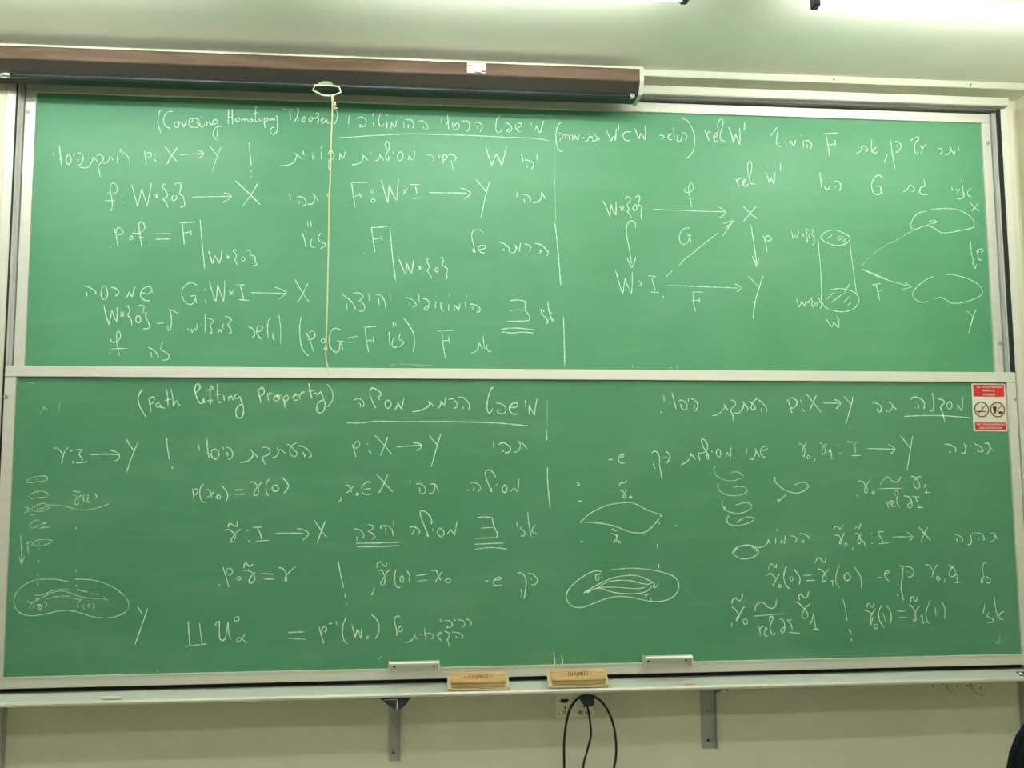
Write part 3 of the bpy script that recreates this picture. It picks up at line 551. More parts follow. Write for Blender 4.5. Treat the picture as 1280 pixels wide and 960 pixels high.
CHALK_LOWER = [
    ("chalk_line", "144,849 158,849 169,840 179,828;198,852 184,830 177,785;208,836 214,840;215,800 223,790;226,842 252,844;250,842 237,828 255,803;231,796 237,792 272,797;281,823 332,826 387,823;355,840 376,834 390,822 386,807 371,799;414,882 427,859 443,838;457,873 438,822 417,755"),
    ("chalk_line", "563,889 567,853 576,803;586,778 590,768"),
    ("chalk_line", "684,863 688,839;715,884 718,849 725,810;713,829 720,829;750,845 735,839 733,822 742,808 753,807 762,820 760,835 750,844;776,854 779,843;786,851 803,847 814,829 810,810 797,804;790,833 796,823 793,818;842,792 869,798 886,812 891,829 879,845;854,793 876,800 891,817 889,833 879,845;891,833 910,812;927,850 942,852 956,839 950,823 928,813 930,802 940,784;964,810 981,817 988,833 984,851;988,841 1000,841 1014,827;1020,862 1032,860 1042,848 1055,835 1061,825 1050,813 1036,823 1032,841 1042,860 1057,869;1059,856 1078,856 1102,840 1115,821 1110,813 1104,812;1082,833 1088,821 1094,819 1087,813"),
    ("chalk_line", "1272,864 1275,856 1282,832 1288,812;1279,848 1283,868 1295,876 1302,864 1295,850 1281,848;1331,866 1333,862;1337,839 1347,824;1360,898 1396,860 1429,822;1411,893 1398,856 1382,818;1446,852 1494,856 1544,859;1510,868 1530,867 1544,860 1538,846 1522,838;1575,897 1589,879 1605,861;1620,905 1605,856 1582,773"),
    ("chalk_line", "1831,875 1829,849;1849,859 1865,869 1887,859 1897,845 1891,831 1875,829;1865,841 1870,833;1909,831 1925,833 1935,847 1936,865 1926,877;1940,871 1952,859 1964,843"),
    ("chalk_sketch", "51,724 67,736 92,742 118,743 128,737 122,726 97,722 68,718 53,719;87,732 91,728 88,726;61,664 70,675 91,685 117,684 132,675 125,664 92,662 67,658;93,679 96,674 92,672;48,627 55,629 61,619 64,606;68,624 58,611 48,606;71,598 77,596 87,601;78,611 76,623 90,630 108,639 126,637 143,628 127,615 101,609 83,611;92,622 105,620 137,630;96,619 99,615 94,611;122,631 144,634 181,631 207,625 232,618 266,614 295,617 328,626 356,636;223,682 232,688 239,681 250,685;218,670 230,671 238,661 245,648 243,636 234,635 230,644 238,657 258,672;267,676 261,661 266,644;271,658 286,661;279,674 278,659 277,644 287,642;304,676 310,664 304,654;68,553 75,566 92,577 105,574;70,551 83,548 95,553 106,555;112,551 142,552;100,558 103,556;100,546 142,550;107,559 132,570 120,561;38,525 44,464 48,412;35,444 47,412 56,443;64,498 66,477 70,451;66,488 74,499 83,493 81,483 71,481;157,500 129,504 99,502 90,493 94,482 113,481 138,487 157,497;102,493 107,487 100,485;105,470 106,465;106,431 108,418;107,374 108,368;106,348 110,329;240,551 240,540"),
    ("chalk_sketch", "245,393 245,381;248,335 248,327"),
    ("chalk_sketch", "218,346 186,353 143,356 97,353 64,338 36,313 25,283 30,257 47,235 73,224 102,222 148,229 186,237 228,238 262,231 309,215 352,209 394,213 432,231 442,254 433,280 400,311 360,334 322,347 287,353 243,355;102,284 110,288 114,279 107,275 104,281 112,283;110,281 137,294 162,306 187,311 213,309 238,299 264,290 298,283 349,281;350,288 352,275;354,282 365,273;73,275 84,271 92,269;102,277 88,267 82,249;99,266 95,249;107,260 120,262 126,253 120,242 115,251 122,264;136,274 143,264 138,253;95,297 125,298 158,311 187,318 221,318;142,283 180,291 226,292;239,283 256,281 267,274;273,285 259,270 255,255 261,251;278,261 274,248 283,244;289,257 304,259;295,265 296,246;310,263 317,254 312,244;250,318 276,309 293,307;298,300 332,297"),
    ("chalk_heading", "433,996 438,995;467,1077 454,1054 453,1030 462,1003 485,967;492,1040 497,1015 501,990;494,1040 505,1048 513,1040 510,1027 499,1019;534,1023 521,1021 520,1009 531,1007 536,1017 538,1007 552,1004;558,1078 562,1046 565,1013;553,1033 575,1039;574,1078 581,1047 585,1011 591,1027 598,1031 602,1023 610,1012;665,1064 676,1070 684,1086 678,1100 668,1094 664,1074 673,1043 685,1023 697,1025 698,1045 702,1024 706,1024;695,1059 697,1057;709,1074 733,1078 727,1093 723,1086 722,1063 725,1018;712,1032 734,1035;750,1099 751,1059 755,1026 767,1027;745,1055 766,1059;774,1055 778,1032;793,1051 795,1032;795,1043 804,1053 810,1038 814,1036;831,1059 818,1055 817,1044 827,1042 837,1051;837,1048 845,1024 851,1004 850,977 839,965 825,973 823,997 834,1014 845,1020;904,1079 911,1052 917,1025;909,1079 924,1087 930,1071 925,1058 915,1052;942,1064 946,1034;944,1054 951,1066 961,1060;986,1056 971,1052 965,1038 977,1032 988,1042 982,1054 975,1048 998,1056;1002,1048 1008,1025 1010,1005;1004,1048 1017,1056 1023,1046 1017,1034 1008,1032;1035,1046 1056,1056 1052,1062 1042,1050 1046,1035 1060,1037;1063,1060 1068,1039;1065,1052 1075,1066 1086,1068;1101,1104 1106,1072 1113,1043;1098,1070 1123,1076;1125,1066 1135,1059 1145,1068;1147,1072 1157,1047 1165,1021 1161,997 1150,984 1134,993 1134,1017 1145,1031 1163,1039;1171,1100 1187,1081 1195,1057 1192,1033 1173,1009;1277,1038 1295,1043 1313,1033 1316,1018 1311,1010;1297,1026 1303,1020 1301,1008;1379,1038 1373,1048 1383,1060 1373,1075 1349,1087 1341,1077 1340,1057 1352,1026 1364,1006 1356,1018;1407,1038 1399,1026 1403,1010 1411,1005 1423,1016 1419,1032 1407,1038;1439,1000 1450,1020 1448,1028 1464,1002 1474,1048;1506,992 1537,996 1565,1010 1577,1024 1569,1034;1577,1028 1593,1013;1608,1005 1618,1019 1620,1035 1634,1015 1640,1051;1650,1039 1666,1044 1682,1027 1682,1011 1670,1005;1690,1051 1712,1047 1730,1027 1734,1009 1727,997;1704,1015 1710,1007 1704,1003;1830,1088 1822,1086 1810,1055 1804,1019 1806,995 1814,985 1824,999 1826,1007;1840,1027 1860,1025 1878,1011 1878,991 1864,984 1847,989 1846,1001 1860,997;1892,1015 1904,1009 1920,1011 1928,1018 1922,1028 1906,1025 1894,1013 1896,995 1910,983 1929,984;1958,1040 1959,1014;1973,1020 1973,983;1973,1020 1983,1000 1995,976 1999,1012 2006,1047"),
    ("chalk_underline", "1249,947 1310,947 1368,954 1474,952 1593,953 1616,953;1616,953 1736,951 1840,947 1896,943 1968,936"),
    ("chalk_underline", "3545,977 3633,981 3717,980 3784,976 3839,971"),
    ("chalk_divider", "2044,923 2044,879"),
    ("chalk_divider", "2046,771 2046,752;2045,770 2045,720 2048,677 2055,606"),
    ("chalk_divider", "2063,48 2068,-2;2094,35 2099,-2"),
    ("chalk_line", "665,693 670,668 673,639;671,687 682,693 685,679 676,668;707,711 695,695 694,668 702,645 721,639;715,686 728,688 734,677 738,660;746,681 736,668 721,658;766,667 756,664 760,654 772,654 770,664 764,667;774,705 792,683 799,663 791,640;823,686 857,688;822,669 865,671;881,713 893,718 905,709 915,690 913,672 904,664 898,671 905,690 927,717;956,728 945,713 943,690 949,670 955,663;975,705 967,695 970,684 982,681 991,691 985,703 975,704;1005,734 1023,714 1028,697 1012,672"),
    ("chalk_line", "1220,636 1231,646 1231,657;1245,700 1258,703 1266,692 1273,674;1279,701 1266,684 1252,672;1293,672 1287,666 1297,662 1299,670 1293,674;1347,711 1335,716 1320,707 1311,690 1316,672 1332,666 1350,669;1318,686 1348,690;1368,746 1399,711 1431,676;1411,743 1395,703 1378,672;1500,721 1499,704;1522,706 1543,706 1559,688 1557,672 1538,668;1537,693 1538,672;1577,706 1597,706 1595,682 1583,668 1574,672;1597,706 1605,693 1612,677"),
    ("chalk_line", "1735,709 1756,710 1775,697 1775,684 1767,676;1751,695 1751,679 1746,684;1727,684 1729,679;1839,731 1823,755 1804,760 1796,747 1804,715 1823,673 1813,678 1823,689;1840,705 1843,697;1876,702 1864,691 1865,676 1876,670 1882,681 1881,694 1873,702;1897,675 1910,691 1926,672 1930,725"),
    ("chalk_line", "803,543 806,556 815,556 829,548 838,550 836,569;790,533 807,535 822,524 832,510 823,489 814,488 819,503 833,522 851,537;873,533 878,528;880,493 889,485;895,542 932,543;914,538 924,521 932,496;909,490 958,492;981,519 1041,520 1091,518;1030,519 1064,519 1085,518;1064,537 1091,531 1108,519 1103,506 1086,492;1129,569 1156,530 1178,501;1172,565 1156,522 1142,482"),
    ("chalk_line", "1283,533 1302,531 1320,513 1318,496;1294,506 1295,488;1335,550 1356,546 1354,532 1337,524 1356,513 1364,499 1353,493;1387,547 1386,532;1393,546 1414,543 1430,528 1434,505;1404,543 1407,508;1435,566 1437,535;1291,478 1376,478 1473,481;1295,464 1376,464 1459,467;1500,537 1513,540 1536,527 1534,511;1518,529 1510,511 1505,514;1583,549 1583,570 1565,594 1544,604 1539,591 1549,560 1573,500 1562,508;1588,531 1591,523;1617,534 1607,523 1609,508 1622,500 1632,508 1630,523 1617,534;1643,507 1659,528 1675,505 1683,559;1764,573 1796,576 1822,572;1823,572 1830,537 1843,511 1840,494 1753,492;1777,532 1827,534;1749,469 1869,473;1753,449 1816,456 1882,449;1920,554 1923,536;1944,541 1933,528 1952,515 1949,499 1936,500;1965,593 1968,551 1978,496;1995,543 1981,525 1986,512 2000,509"),
    ("chalk_line", "1485,373 1498,354 1498,326;1470,352 1462,342 1467,327 1476,327 1475,344 1470,352;1524,350 1565,355;1529,329 1568,333;1583,369 1602,368 1610,350 1620,332;1624,364 1610,343 1599,325;1649,339 1638,332 1646,322 1660,324 1656,336 1646,337;1223,410 1233,359 1245,308;1248,287 1255,268;1255,251 1258,239;1373,381 1373,398 1385,407 1397,392 1407,387 1412,402;1378,371 1390,373 1399,359 1404,340 1400,318 1390,316 1388,325 1400,347 1416,371 1428,373;1446,377 1441,351 1443,322 1453,305 1463,308;1363,309 1359,290 1352,278"),
    ("chalk_line", "1795,326 1807,326;1829,329 1853,331 1858,339 1845,340 1826,324 1832,310 1862,309;1921,354 1937,356 1953,338 1956,312 1952,281 1948,255;1963,354 1985,348 2001,327 1993,311 1977,309;1934,292 1938,279 1936,261;1973,332 1980,331"),
    ("chalk_line", "774,327 777,323;786,395 800,355 811,317;800,364 802,383 814,388 824,374 814,362 805,365;842,357 840,347 850,343 857,350 847,357;866,387 867,401 874,410 882,397 891,395 900,403;861,379 880,378 901,368 908,349 902,335 890,330 886,340 894,356 908,373;929,367 979,363;941,346 981,345;996,388 1011,385 1024,369 1027,352 1027,333 1021,340 1026,357 1042,375 1064,394"),
    ("chalk_line", "1279,165 1291,120 1298,149 1313,115 1317,158;1339,124 1334,117 1339,112 1342,119 1339,124;1353,204 1372,187 1382,161 1380,133 1368,112;1463,195 1449,196 1441,181 1447,155 1453,122;1472,159 1459,155 1456,143 1464,136 1472,143 1471,152;1456,141 1449,124;1483,95 1502,100 1517,114 1524,130;1514,123 1534,106;1541,127 1544,122;1557,151 1560,129 1563,105;1567,129 1587,126 1594,114 1584,107;1606,128 1611,114 1623,100;1611,121 1625,126 1621,133 1611,128;1635,137 1655,127 1650,109 1647,104 1655,76;1664,132 1689,129 1706,115 1701,105;1679,115 1684,110;1618,183 1623,171;1635,176 1655,175 1667,163 1659,151 1642,149 1650,156;1675,182 1676,172;1686,179 1708,174 1713,157 1703,150;1718,181 1733,176 1740,164 1735,155;1037,142 1098,144;1037,121 1105,115;1152,164 1162,132 1173,99;1164,142 1167,160 1178,160 1183,148 1172,141;1190,172 1204,173;1218,181 1221,168;1257,197 1245,168 1243,135 1250,107 1262,95;1278,170 1291,118 1301,148 1310,134"),
    ("chalk_line", "474,250 494,219;512,242 495,187 470,109"),
    ("chalk_line", "663,191 667,146 672,100;705,185 710,146 716,106;654,98 690,102 734,106;764,173 769,186 779,189 779,158 782,126 792,116 803,130 811,186;811,186 815,144 822,120;841,206 832,197 839,189 852,192 850,204 841,206;875,140 859,115 846,110 845,122 859,126 881,106"),
    ("chalk_smudge", "1378,37 1385,36 1392,47"),
    ("chalk_smudge", "3915,84 3909,43 3892,49"),
    ("chalk_smudge", "106,1009 90,978;100,1009 119,993;162,1021 157,996"),
    ("chalk_smudge", "41,1101 64,1098"),
    ("chalk_smudge", "2047,1040 2046,927"),
    ("chalk_smudge", "1420,1121 1432,1121"),
    ("chalk_smudge", "1674,1117 1686,1117"),
    ("chalk_smudge", "552,11 561,8"),
    ("chalk_smudge", "3991,62 3997,58"),
    ("chalk_diagram", "2162,707 2168,711 2174,703 2170,697 2164,701;2167,639 2171,633 2179,637 2180,629;2175,556 2181,556 2178,548 2174,552 2182,550;2178,479 2183,477 2180,471 2176,475 2182,474;2334,694 2341,706 2351,706 2363,710 2366,718;2336,676 2348,676 2356,662 2360,654 2354,645 2350,650 2358,666 2366,680;2379,654 2376,648 2383,645 2387,652 2379,654;2182,557 2207,580 2243,601 2288,619 2337,626 2374,628 2407,620 2447,598 2498,581;2186,552 2243,548 2303,538 2340,525 2376,511 2409,507 2437,510 2466,530 2498,565;2494,583 2502,579 2508,571 2498,575;2299,518 2307,523 2315,515 2327,521;2297,507 2313,502 2325,494;2327,503 2319,486 2310,474 2318,472 2323,484;2330,466 2331,478 2337,466;2485,462 2490,438;2497,552 2495,540;2559,536 2568,536;2490,383 2491,367;2230,344 2244,345 2257,349;2238,345 2233,331 2239,321 2247,327 2246,339;2254,335 2260,333;2194,279 2231,300 2271,319 2316,334 2369,340 2409,336 2446,321 2470,308;2192,277 2239,292 2263,307 2300,319 2340,321 2381,318 2421,307 2445,304 2462,309;2239,292 2279,295 2332,293 2388,288 2433,291;2198,273 2231,290 2259,289 2299,276 2347,269 2396,268 2432,274 2451,285 2461,299;2474,306 2465,297 2471,289 2482,298 2488,309;2186,272 2197,285 2201,277;2420,264 2432,264 2436,248;2446,266 2436,258 2434,248;2452,252 2458,240;2258,356 2232,359 2199,347 2159,321 2127,290 2115,263 2122,239 2142,222 2170,217 2198,223 2238,238 2283,252 2331,258 2379,253 2428,242 2468,236 2517,240 2554,260 2571,291 2564,319 2540,339 2487,355 2426,365 2365,368 2284,361"),
    ("chalk_diagram", "2760,634 2757,616 2767,601;2762,601 2769,608 2772,601 2765,599;2764,599 2788,587 2822,582 2851,587 2876,601 2879,615 2862,623 2838,622 2813,614;2785,573 2775,559 2772,543 2780,543 2777,555;2779,540 2806,533 2835,535 2869,544 2889,556 2882,565 2863,567 2841,561 2814,544;2793,421 2808,442 2837,452 2871,451 2895,441 2904,427 2890,411 2860,400 2826,401 2793,421;2791,426 2798,424 2823,447 2862,455 2898,443;2871,451 2890,437 2897,427;2900,443 2925,448 2942,462 2945,476;2944,476 2954,459"),
    ("chalk_diagram", "2978,730 2983,721 2980,711;2973,723 2985,723;2978,713 2997,694 3021,675 3050,665 3079,663 3110,675 3123,691 3111,704 3091,706 3061,694;3031,660 2990,626;2987,635 3005,633;2992,638 2994,623"),
    ("chalk_line", "2985,519 2985,508;2977,482 2976,458;2996,459 3001,475 3013,458 3018,491;3040,490 3058,486 3065,474 3055,462;3081,500 3103,493 3119,479 3120,462;3090,474 3094,467 3089,460 3084,465"),
    ("chalk_line", "3221,512 3231,528 3242,522 3251,513 3263,532;3227,489 3241,491 3252,475 3256,463 3248,454 3246,462 3269,501;3272,460 3266,452 3271,445 3277,452 3272,460;3301,441 3298,427;3312,513 3321,527 3330,513 3340,538;3311,493 3323,496 3334,476 3336,463 3327,453 3323,465 3341,498;3339,457 3349,468 3354,443;3384,498 3384,492;3382,459 3384,454;3409,503 3435,503;3420,501 3411,495 3433,459;3411,453 3456,457;3472,481 3561,481;3535,501 3561,481 3544,463;3586,522 3612,491 3637,465;3627,521 3612,496 3594,458;3735,492 3764,481 3775,466 3768,455;3748,472 3753,455;3809,489 3813,460 3806,445 3795,448;3818,495 3819,489;3830,497 3831,490;3836,494 3860,488 3871,468 3859,463;3844,474 3847,465;3896,491 3914,493 3916,468 3891,455;3917,485 3928,466"),
    ("chalk_line", "2510,996 2518,988;2525,1064 2528,1034;2550,1030 2553,1026;2560,1071 2568,1042 2576,1005;2589,1036 2595,1042 2610,1038 2622,1022 2619,1005 2607,1002 2597,1013 2595,1026;2629,1050 2627,1034;2635,1050 2654,1042 2666,1026 2663,1007 2653,997;2653,1022 2653,1009 2649,1009;2727,978 2749,983 2770,1000 2781,1016 2775,1027;2779,1020 2793,1001;2805,1044 2822,1039 2825,1024 2808,1008 2804,1000 2812,981 2814,959;2818,989 2839,991 2854,1006 2861,1027 2857,1037;2861,1031 2876,1010 2875,998;2883,1037 2895,1031 2908,1016 2907,1004 2897,1003 2891,1014 2900,1035 2918,1051;2923,1045 2942,1029 2956,1010 2956,995;2933,1010 2936,990;3044,1048 3056,1019 3064,987;3055,1031 3057,1048 3070,1053 3085,1040 3084,1023 3069,1011 3060,1013;3102,1046 3107,1032;3106,1009 3117,995;3129,1069 3159,1030 3189,992;3171,1063 3155,1034 3141,1003;3198,1032 3271,1031;3246,1046 3265,1041 3273,1031 3264,1017 3252,1009;3289,1060 3317,1028;3329,1061 3316,1015 3291,941;3411,1037 3413,1030;3421,1035 3444,1023 3448,1003 3437,993;3430,1010 3435,995 3440,997;3466,998 3487,1000 3498,1020 3488,1035 3478,1037;3495,1024 3515,1005;3577,1045 3588,1057 3611,1056 3636,1038 3635,1008;3612,1023 3611,1011;3595,1016 3597,1012;3674,1076 3679,1038 3675,1006 3660,998;3697,1051 3720,1046 3725,1033 3708,1018 3717,986 3723,954;3749,1041 3738,1031 3738,1014 3748,1009 3758,1019 3756,1034 3749,1041;3782,1029 3783,1006;3782,1029 3801,999 3809,1059"),
    ("chalk_line", "2471,826 2483,834 2497,826 2503,806 2502,782 2507,750 2509,726;2476,786 2483,762;2507,805 2536,808;2529,834 2542,824 2546,806 2533,786;2593,780 2612,788 2627,804 2634,824;2632,826 2652,800;2663,861 2664,848;2670,794 2665,822 2671,826 2692,830 2703,846 2701,867 2689,881 2681,884 2679,871 2688,846 2704,822 2706,800 2696,806 2702,822;2721,835 2722,828;2747,842 2739,830 2744,814 2752,808 2757,820 2755,836 2747,842;2777,804 2784,830 2798,810 2802,850;2866,846 2866,824;2876,805 2890,800 2899,813 2906,834 2902,844;2904,838 2921,811;2955,854 2938,852 2925,838 2929,817 2945,806;2929,834 2944,838 2957,846"),
    ("chalk_line", "2292,800 2311,801;2358,820 2354,821 2345,819 2335,811 2333,803 2337,792 2346,786 2358,787;2341,809 2349,810 2357,816"),
    ("chalk_line", "3087,864 3102,860 3112,842 3111,817 3104,811 3100,821 3107,846 3121,871;3125,815 3119,809 3125,802 3134,806 3132,814 3125,815;3154,805 3150,786;3174,871 3189,860 3200,842 3196,823 3187,821 3186,835 3193,854 3207,862;3213,829 3222,842 3227,803;3217,803 3232,803;3255,862 3256,857;3260,827 3267,820;3294,873 3312,870 3339,870;3331,862 3322,858 3328,846 3329,823;3310,814 3352,815;3379,844 3441,842 3500,841;3472,860 3490,852 3501,841 3489,828 3477,820;3528,897 3567,842;3579,895 3566,835 3548,752"),
    ("chalk_line", "3716,860 3736,860 3764,845 3763,827;3738,835 3742,827 3734,826;3802,864 3808,849 3805,827 3787,825;3814,857 3816,852;3830,858 3831,852;3846,864 3872,852 3886,834 3878,829 3863,832 3861,842;3893,864 3909,864 3916,844 3904,822 3896,825;3914,854 3928,834"),
    ("chalk_line", "3333,709 3353,709 3367,689 3374,672 3368,658 3362,664 3364,684 3389,718;3398,669 3392,660 3401,655 3405,664 3398,669;3328,654 3329,647;3430,695 3451,720 3466,725 3483,708 3501,705 3514,717 3520,727;3425,679 3526,679;3453,630 3461,599;3461,615 3468,629 3478,627;3474,613 3488,621 3482,629 3473,618 3478,603 3490,605;3492,649 3490,666 3499,673 3505,660 3498,638 3499,615 3511,603;3528,648 3551,643 3563,620 3558,601 3546,599 3545,612 3562,620;3563,646 3596,643;3578,643 3594,603;3585,600 3610,600;3564,729 3582,725 3596,705 3600,688 3592,678 3577,685 3575,705 3591,725 3609,727;3617,679 3625,696 3630,661;3619,661 3646,661"),
    ("chalk_line", "2942,356 2947,371 2957,380 2966,367 2975,362 2977,378;2937,333 2949,340 2962,331 2971,319;2988,339 2974,317 2959,290 2958,299;2987,297 2980,290 2987,282 2994,288 2987,297;3020,370 3008,344 3006,312 3017,287 3029,278;3035,327 3030,316 3037,308 3045,316 3040,326;3048,356 3066,334 3073,316 3069,294;3087,329 3126,332;3100,309 3136,310;3140,380 3146,395 3158,400 3172,384 3181,380 3186,401;3149,356 3166,350 3177,337 3184,319 3178,304 3169,308 3170,323 3182,343 3197,352;3202,303 3209,310 3211,287;3242,372 3227,336 3224,300 3237,278;3273,340 3260,327 3262,311 3276,308 3286,322 3273,340;3302,362 3322,335 3332,308 3329,276;3402,319 3418,317;3430,333 3450,335 3451,343 3439,342 3431,330 3438,311 3449,304;3495,363 3512,359 3507,321 3499,272 3508,224;3486,294 3487,278;3483,250 3485,240;3521,359 3546,356 3556,337 3545,319 3530,318;3528,340 3531,337;3605,366 3625,363 3638,341;3662,368 3644,346 3634,314;3660,322 3653,311 3661,301 3668,309 3660,320;3690,310 3686,292;3706,365 3723,356 3737,337 3730,319 3715,317 3708,329 3717,348 3735,364;3730,318 3741,329 3743,293;3728,291 3764,295;3876,371 3861,368 3854,349 3857,316 3851,289 3845,292 3849,311 3864,313;3876,316 3866,305 3868,289 3883,288 3887,305 3875,310"),
    ("chalk_line", "2783,149 2784,131;2788,222 2789,235 2801,246 2810,237 2822,234 2830,248 2829,262;2785,209 2800,199 2813,179;2838,211 2818,181 2807,153 2803,157 2810,173;2840,163 2831,155 2835,140 2847,143 2847,156 2840,163;2882,191 2884,209 2898,224 2917,224 2933,208 2951,201 2968,212 2972,239;2875,171 2941,176 3005,179;2895,133 2902,93;2899,118 2907,131 2915,129;2918,113 2930,119 2926,126 2918,117 2919,95 2929,93;2940,148 2943,166 2952,170 2953,157 2942,130 2945,106 2954,95 2963,103;2982,158 2996,154 3002,134 2999,109 2990,102 2986,116 3002,127;3009,154 3034,153;3015,150 3028,138 3034,111;3019,105 3064,101;3069,231 3065,246 3075,257 3089,241 3100,244 3109,268;3043,224 3060,222 3080,204 3096,185 3100,168 3088,159 3076,166 3079,181 3094,203 3111,217;3107,134 3116,149 3124,178 3127,149 3132,116;3119,115 3145,115"),
    ("chalk_line", "3251,234 3259,192 3264,146;3270,114 3279,96;3277,77 3280,66;3350,197 3353,210 3362,214 3367,202 3376,199 3382,215;3339,189 3360,180 3374,167;3387,193 3368,167 3361,129 3364,127 3374,161;3384,132 3376,124 3380,113 3393,115 3391,126 3384,132;3412,206 3399,177 3402,145 3419,116;3418,174 3427,139;3435,206 3450,176 3451,149 3445,130;3476,181 3515,180;3479,155 3519,156;3537,215 3540,234 3548,238 3554,220 3563,223 3569,239;3528,207 3544,196 3555,174 3556,147 3548,137 3548,153 3561,185 3576,201;3577,155 3583,166 3587,133;3578,132 3596,133;3624,224 3608,195 3600,168 3605,138 3617,129;3642,194 3643,159;3671,215 3682,188 3680,148"),
    ("chalk_line", "3857,202 3847,166;3873,171 3863,153 3889,141 3888,130 3865,128;3899,231 3901,195 3908,146;3938,173 3919,162 3916,146 3933,138"),
    ("chalk_sketch", "2735,771 2728,769 2729,748 2748,726 2777,715 2811,714 2846,726;2790,743 2812,750 2832,746 2850,731;2745,705 2742,686 2756,667 2785,655 2819,653 2849,660 2866,674 2854,687 2830,690 2803,686"),
]

FW = 0.042                     # width of the aluminium frame round each board


def frame_rail(x0, x1, z0, z1, yf, yb, inner):
    """one extruded rail with a raised bright lip along its inner edge"""
    bm = nb()
    box(bm, x0, x1, yf, yb, z0 + Z0, z1 + Z0, 0.0025)
    lip = 0.006
    if inner == 'up':
        box(bm, x0, x1, yf - 0.003, yf + 0.004, z1 - lip + Z0, z1 + Z0, 0.001)
    elif inner == 'down':
        box(bm, x0, x1, yf - 0.003, yf + 0.004, z0 + Z0, z0 + lip + Z0, 0.001)
    elif inner == 'right':
        box(bm, x1 - lip, x1, yf - 0.003, yf + 0.004, z0 + Z0, z1 + Z0, 0.001)
    else:
        box(bm, x0, x0 + lip, yf - 0.003, yf + 0.004, z0 + Z0, z1 + Z0, 0.001)
    return bm


def make_board(label, y, h, z_base, surface_mat, chalk, group):
    """h is the height of the writing surface, z_base its lower edge"""
    t = thing('chalkboard', label, 'chalkboard', (2.0, y, z_base + Z0 - FW), group=group)
    zt = z_base + h
    obj('writing_surface', box(nb(), -0.01, 4.01, y, y + 0.025, z_base - 0.01 + Z0, zt + 0.01 + Z0), surface_mat, t)
    yf, yb = y - 0.010, y + 0.030
    obj('frame_rail', frame_rail(-FW, 4.0 + FW, zt, zt + FW, yf, yb, 'down'), M_ALU, t)
    obj('frame_rail', frame_rail(-FW, 4.0 + FW, z_base - FW, z_base, yf, yb, 'up'), M_ALU, t)
    obj('frame_rail', frame_rail(-FW, 0.0, z_base, zt, yf, yb, 'right'), M_ALU, t)
    obj('frame_rail', frame_rail(4.0, 4.0 + FW, z_base, zt, yf, yb, 'left'), M_ALU, t)
    for nm, data in chalk:
        w = {'chalk_diagram': 0.0034, 'chalk_sketch': 0.0034, 'chalk_heading': 0.0040, 'chalk_divider': 0.0044, 'chalk_smudge': 0.0034}.get(nm, 0.0037)
        obj(nm, stroke_mesh(data, y, w), {'chalk_smudge': M_FAINT, 'chalk_sketch': M_MID}.get(nm, M_CHALK), t)
    return t


H_LOW = 1.1225
Y_UP = 0.08
upper = make_board('raised green chalkboard with a covering theorem, a square diagram and a cylinder sketch', Y_UP, H_LOW, 2.2812 - H_LOW, M_UPPER, CHALK_UPPER, 'pair of sliding green chalkboards')
lower = make_board('lower front green chalkboard with two grips and a red warning sign', 0.0, H_LOW, 0.0, M_LOWER, CHALK_LOWER, 'pair of sliding green chalkboards')

for t, y, pts in ((upper, Y_UP, ((-0.030, 2.195), (4.026, 2.190), (4.030, 1.300))), (lower, 0.0, ((-0.034, 1.045), (4.036, 1.050), (-0.028, -0.030), (4.022, -0.028)))):
    for x, z in pts:
        b = nb()
        cyl(b, (x, y - 0.010, z + Z0), (x, y - 0.016, z + Z0), 0.008, 14)
        cyl(b, (x, y - 0.016, z + Z0), (x, y - 0.018, z + Z0), 0.004, 10)
        obj('bumper', b, M_ALU_D, t)

for x0 in (1.424, 2.418):
    x1 = x0 + 0.187
    b = nb()
    prism_x(b, [(-0.010, -0.012 + Z0), (-0.010, 0.028 + Z0), (-0.050, 0.030 + Z0), (-0.056, 0.024 + Z0), (-0.050, 0.0165 + Z0), (-0.019, 0.0125 + Z0), (-0.013, -0.012 + Z0)], x0, x1)
    g = obj('grip', b, M_ALU, lower)
    b = nb()
    for s in (0, 1):
        xe = x0 - 0.004 if s == 0 else x1 - 0.002
        box(b, xe, xe + 0.006, -0.050, -0.004, -0.012 + Z0, 0.029 + Z0, 0.002)
    obj('grip_end', b, M_ALU, g)
    b = nb()
    for xs in (x0 + 0.018, x1 - 0.018):
        cyl(b, (xs, -0.010, 0.0075 + Z0), (xs, -0.0185, 0.0075 + Z0), 0.0042, 12)
    obj('grip_screw', b, M_BLACK, g)

# ------------------------------------------------------------------ chalk tray under the boards
tray = thing('chalk_tray', 'long aluminium chalk tray below the lower chalkboard', 'tray', (2.0, WY, -0.09 + Z0))
b = nb()
prism_x(b, [(0.09, -0.062 + Z0), (0.0, -0.062 + Z0), (-0.066, -0.0845 + Z0), (-0.070, -0.0845 + Z0), (-0.070, -0.094 + Z0), (0.0, -0.074 + Z0), (0.09, -0.074 + Z0)], -0.024, 4.022)
obj('ledge', b, mat('tray_aluminium', (0.60, 0.66, 0.60), 0.5, metal=0.25, vary=0.05, scale=30, stretch=(0.1, 1, 1)), tray)
b = nb()
prism_x(b, [(-0.066, -0.082 + Z0), (-0.071, -0.080 + Z0), (-0.077, -0.082 + Z0), (-0.0795, -0.088 + Z0), (-0.077, -0.095 + Z0), (-0.070, -0.098 + Z0), (-0.066, -0.096 + Z0)], -0.024, 4.022)
obj('rolled_lip', b, M_ALU, tray)
obj('back_gap_shade', box(nb(), -0.024, 4.022, 0.034, 0.040, -0.0625 + Z0, -0.012 + Z0), M_GAP, tray)  # black sheet standing in for the dark void behind the tray
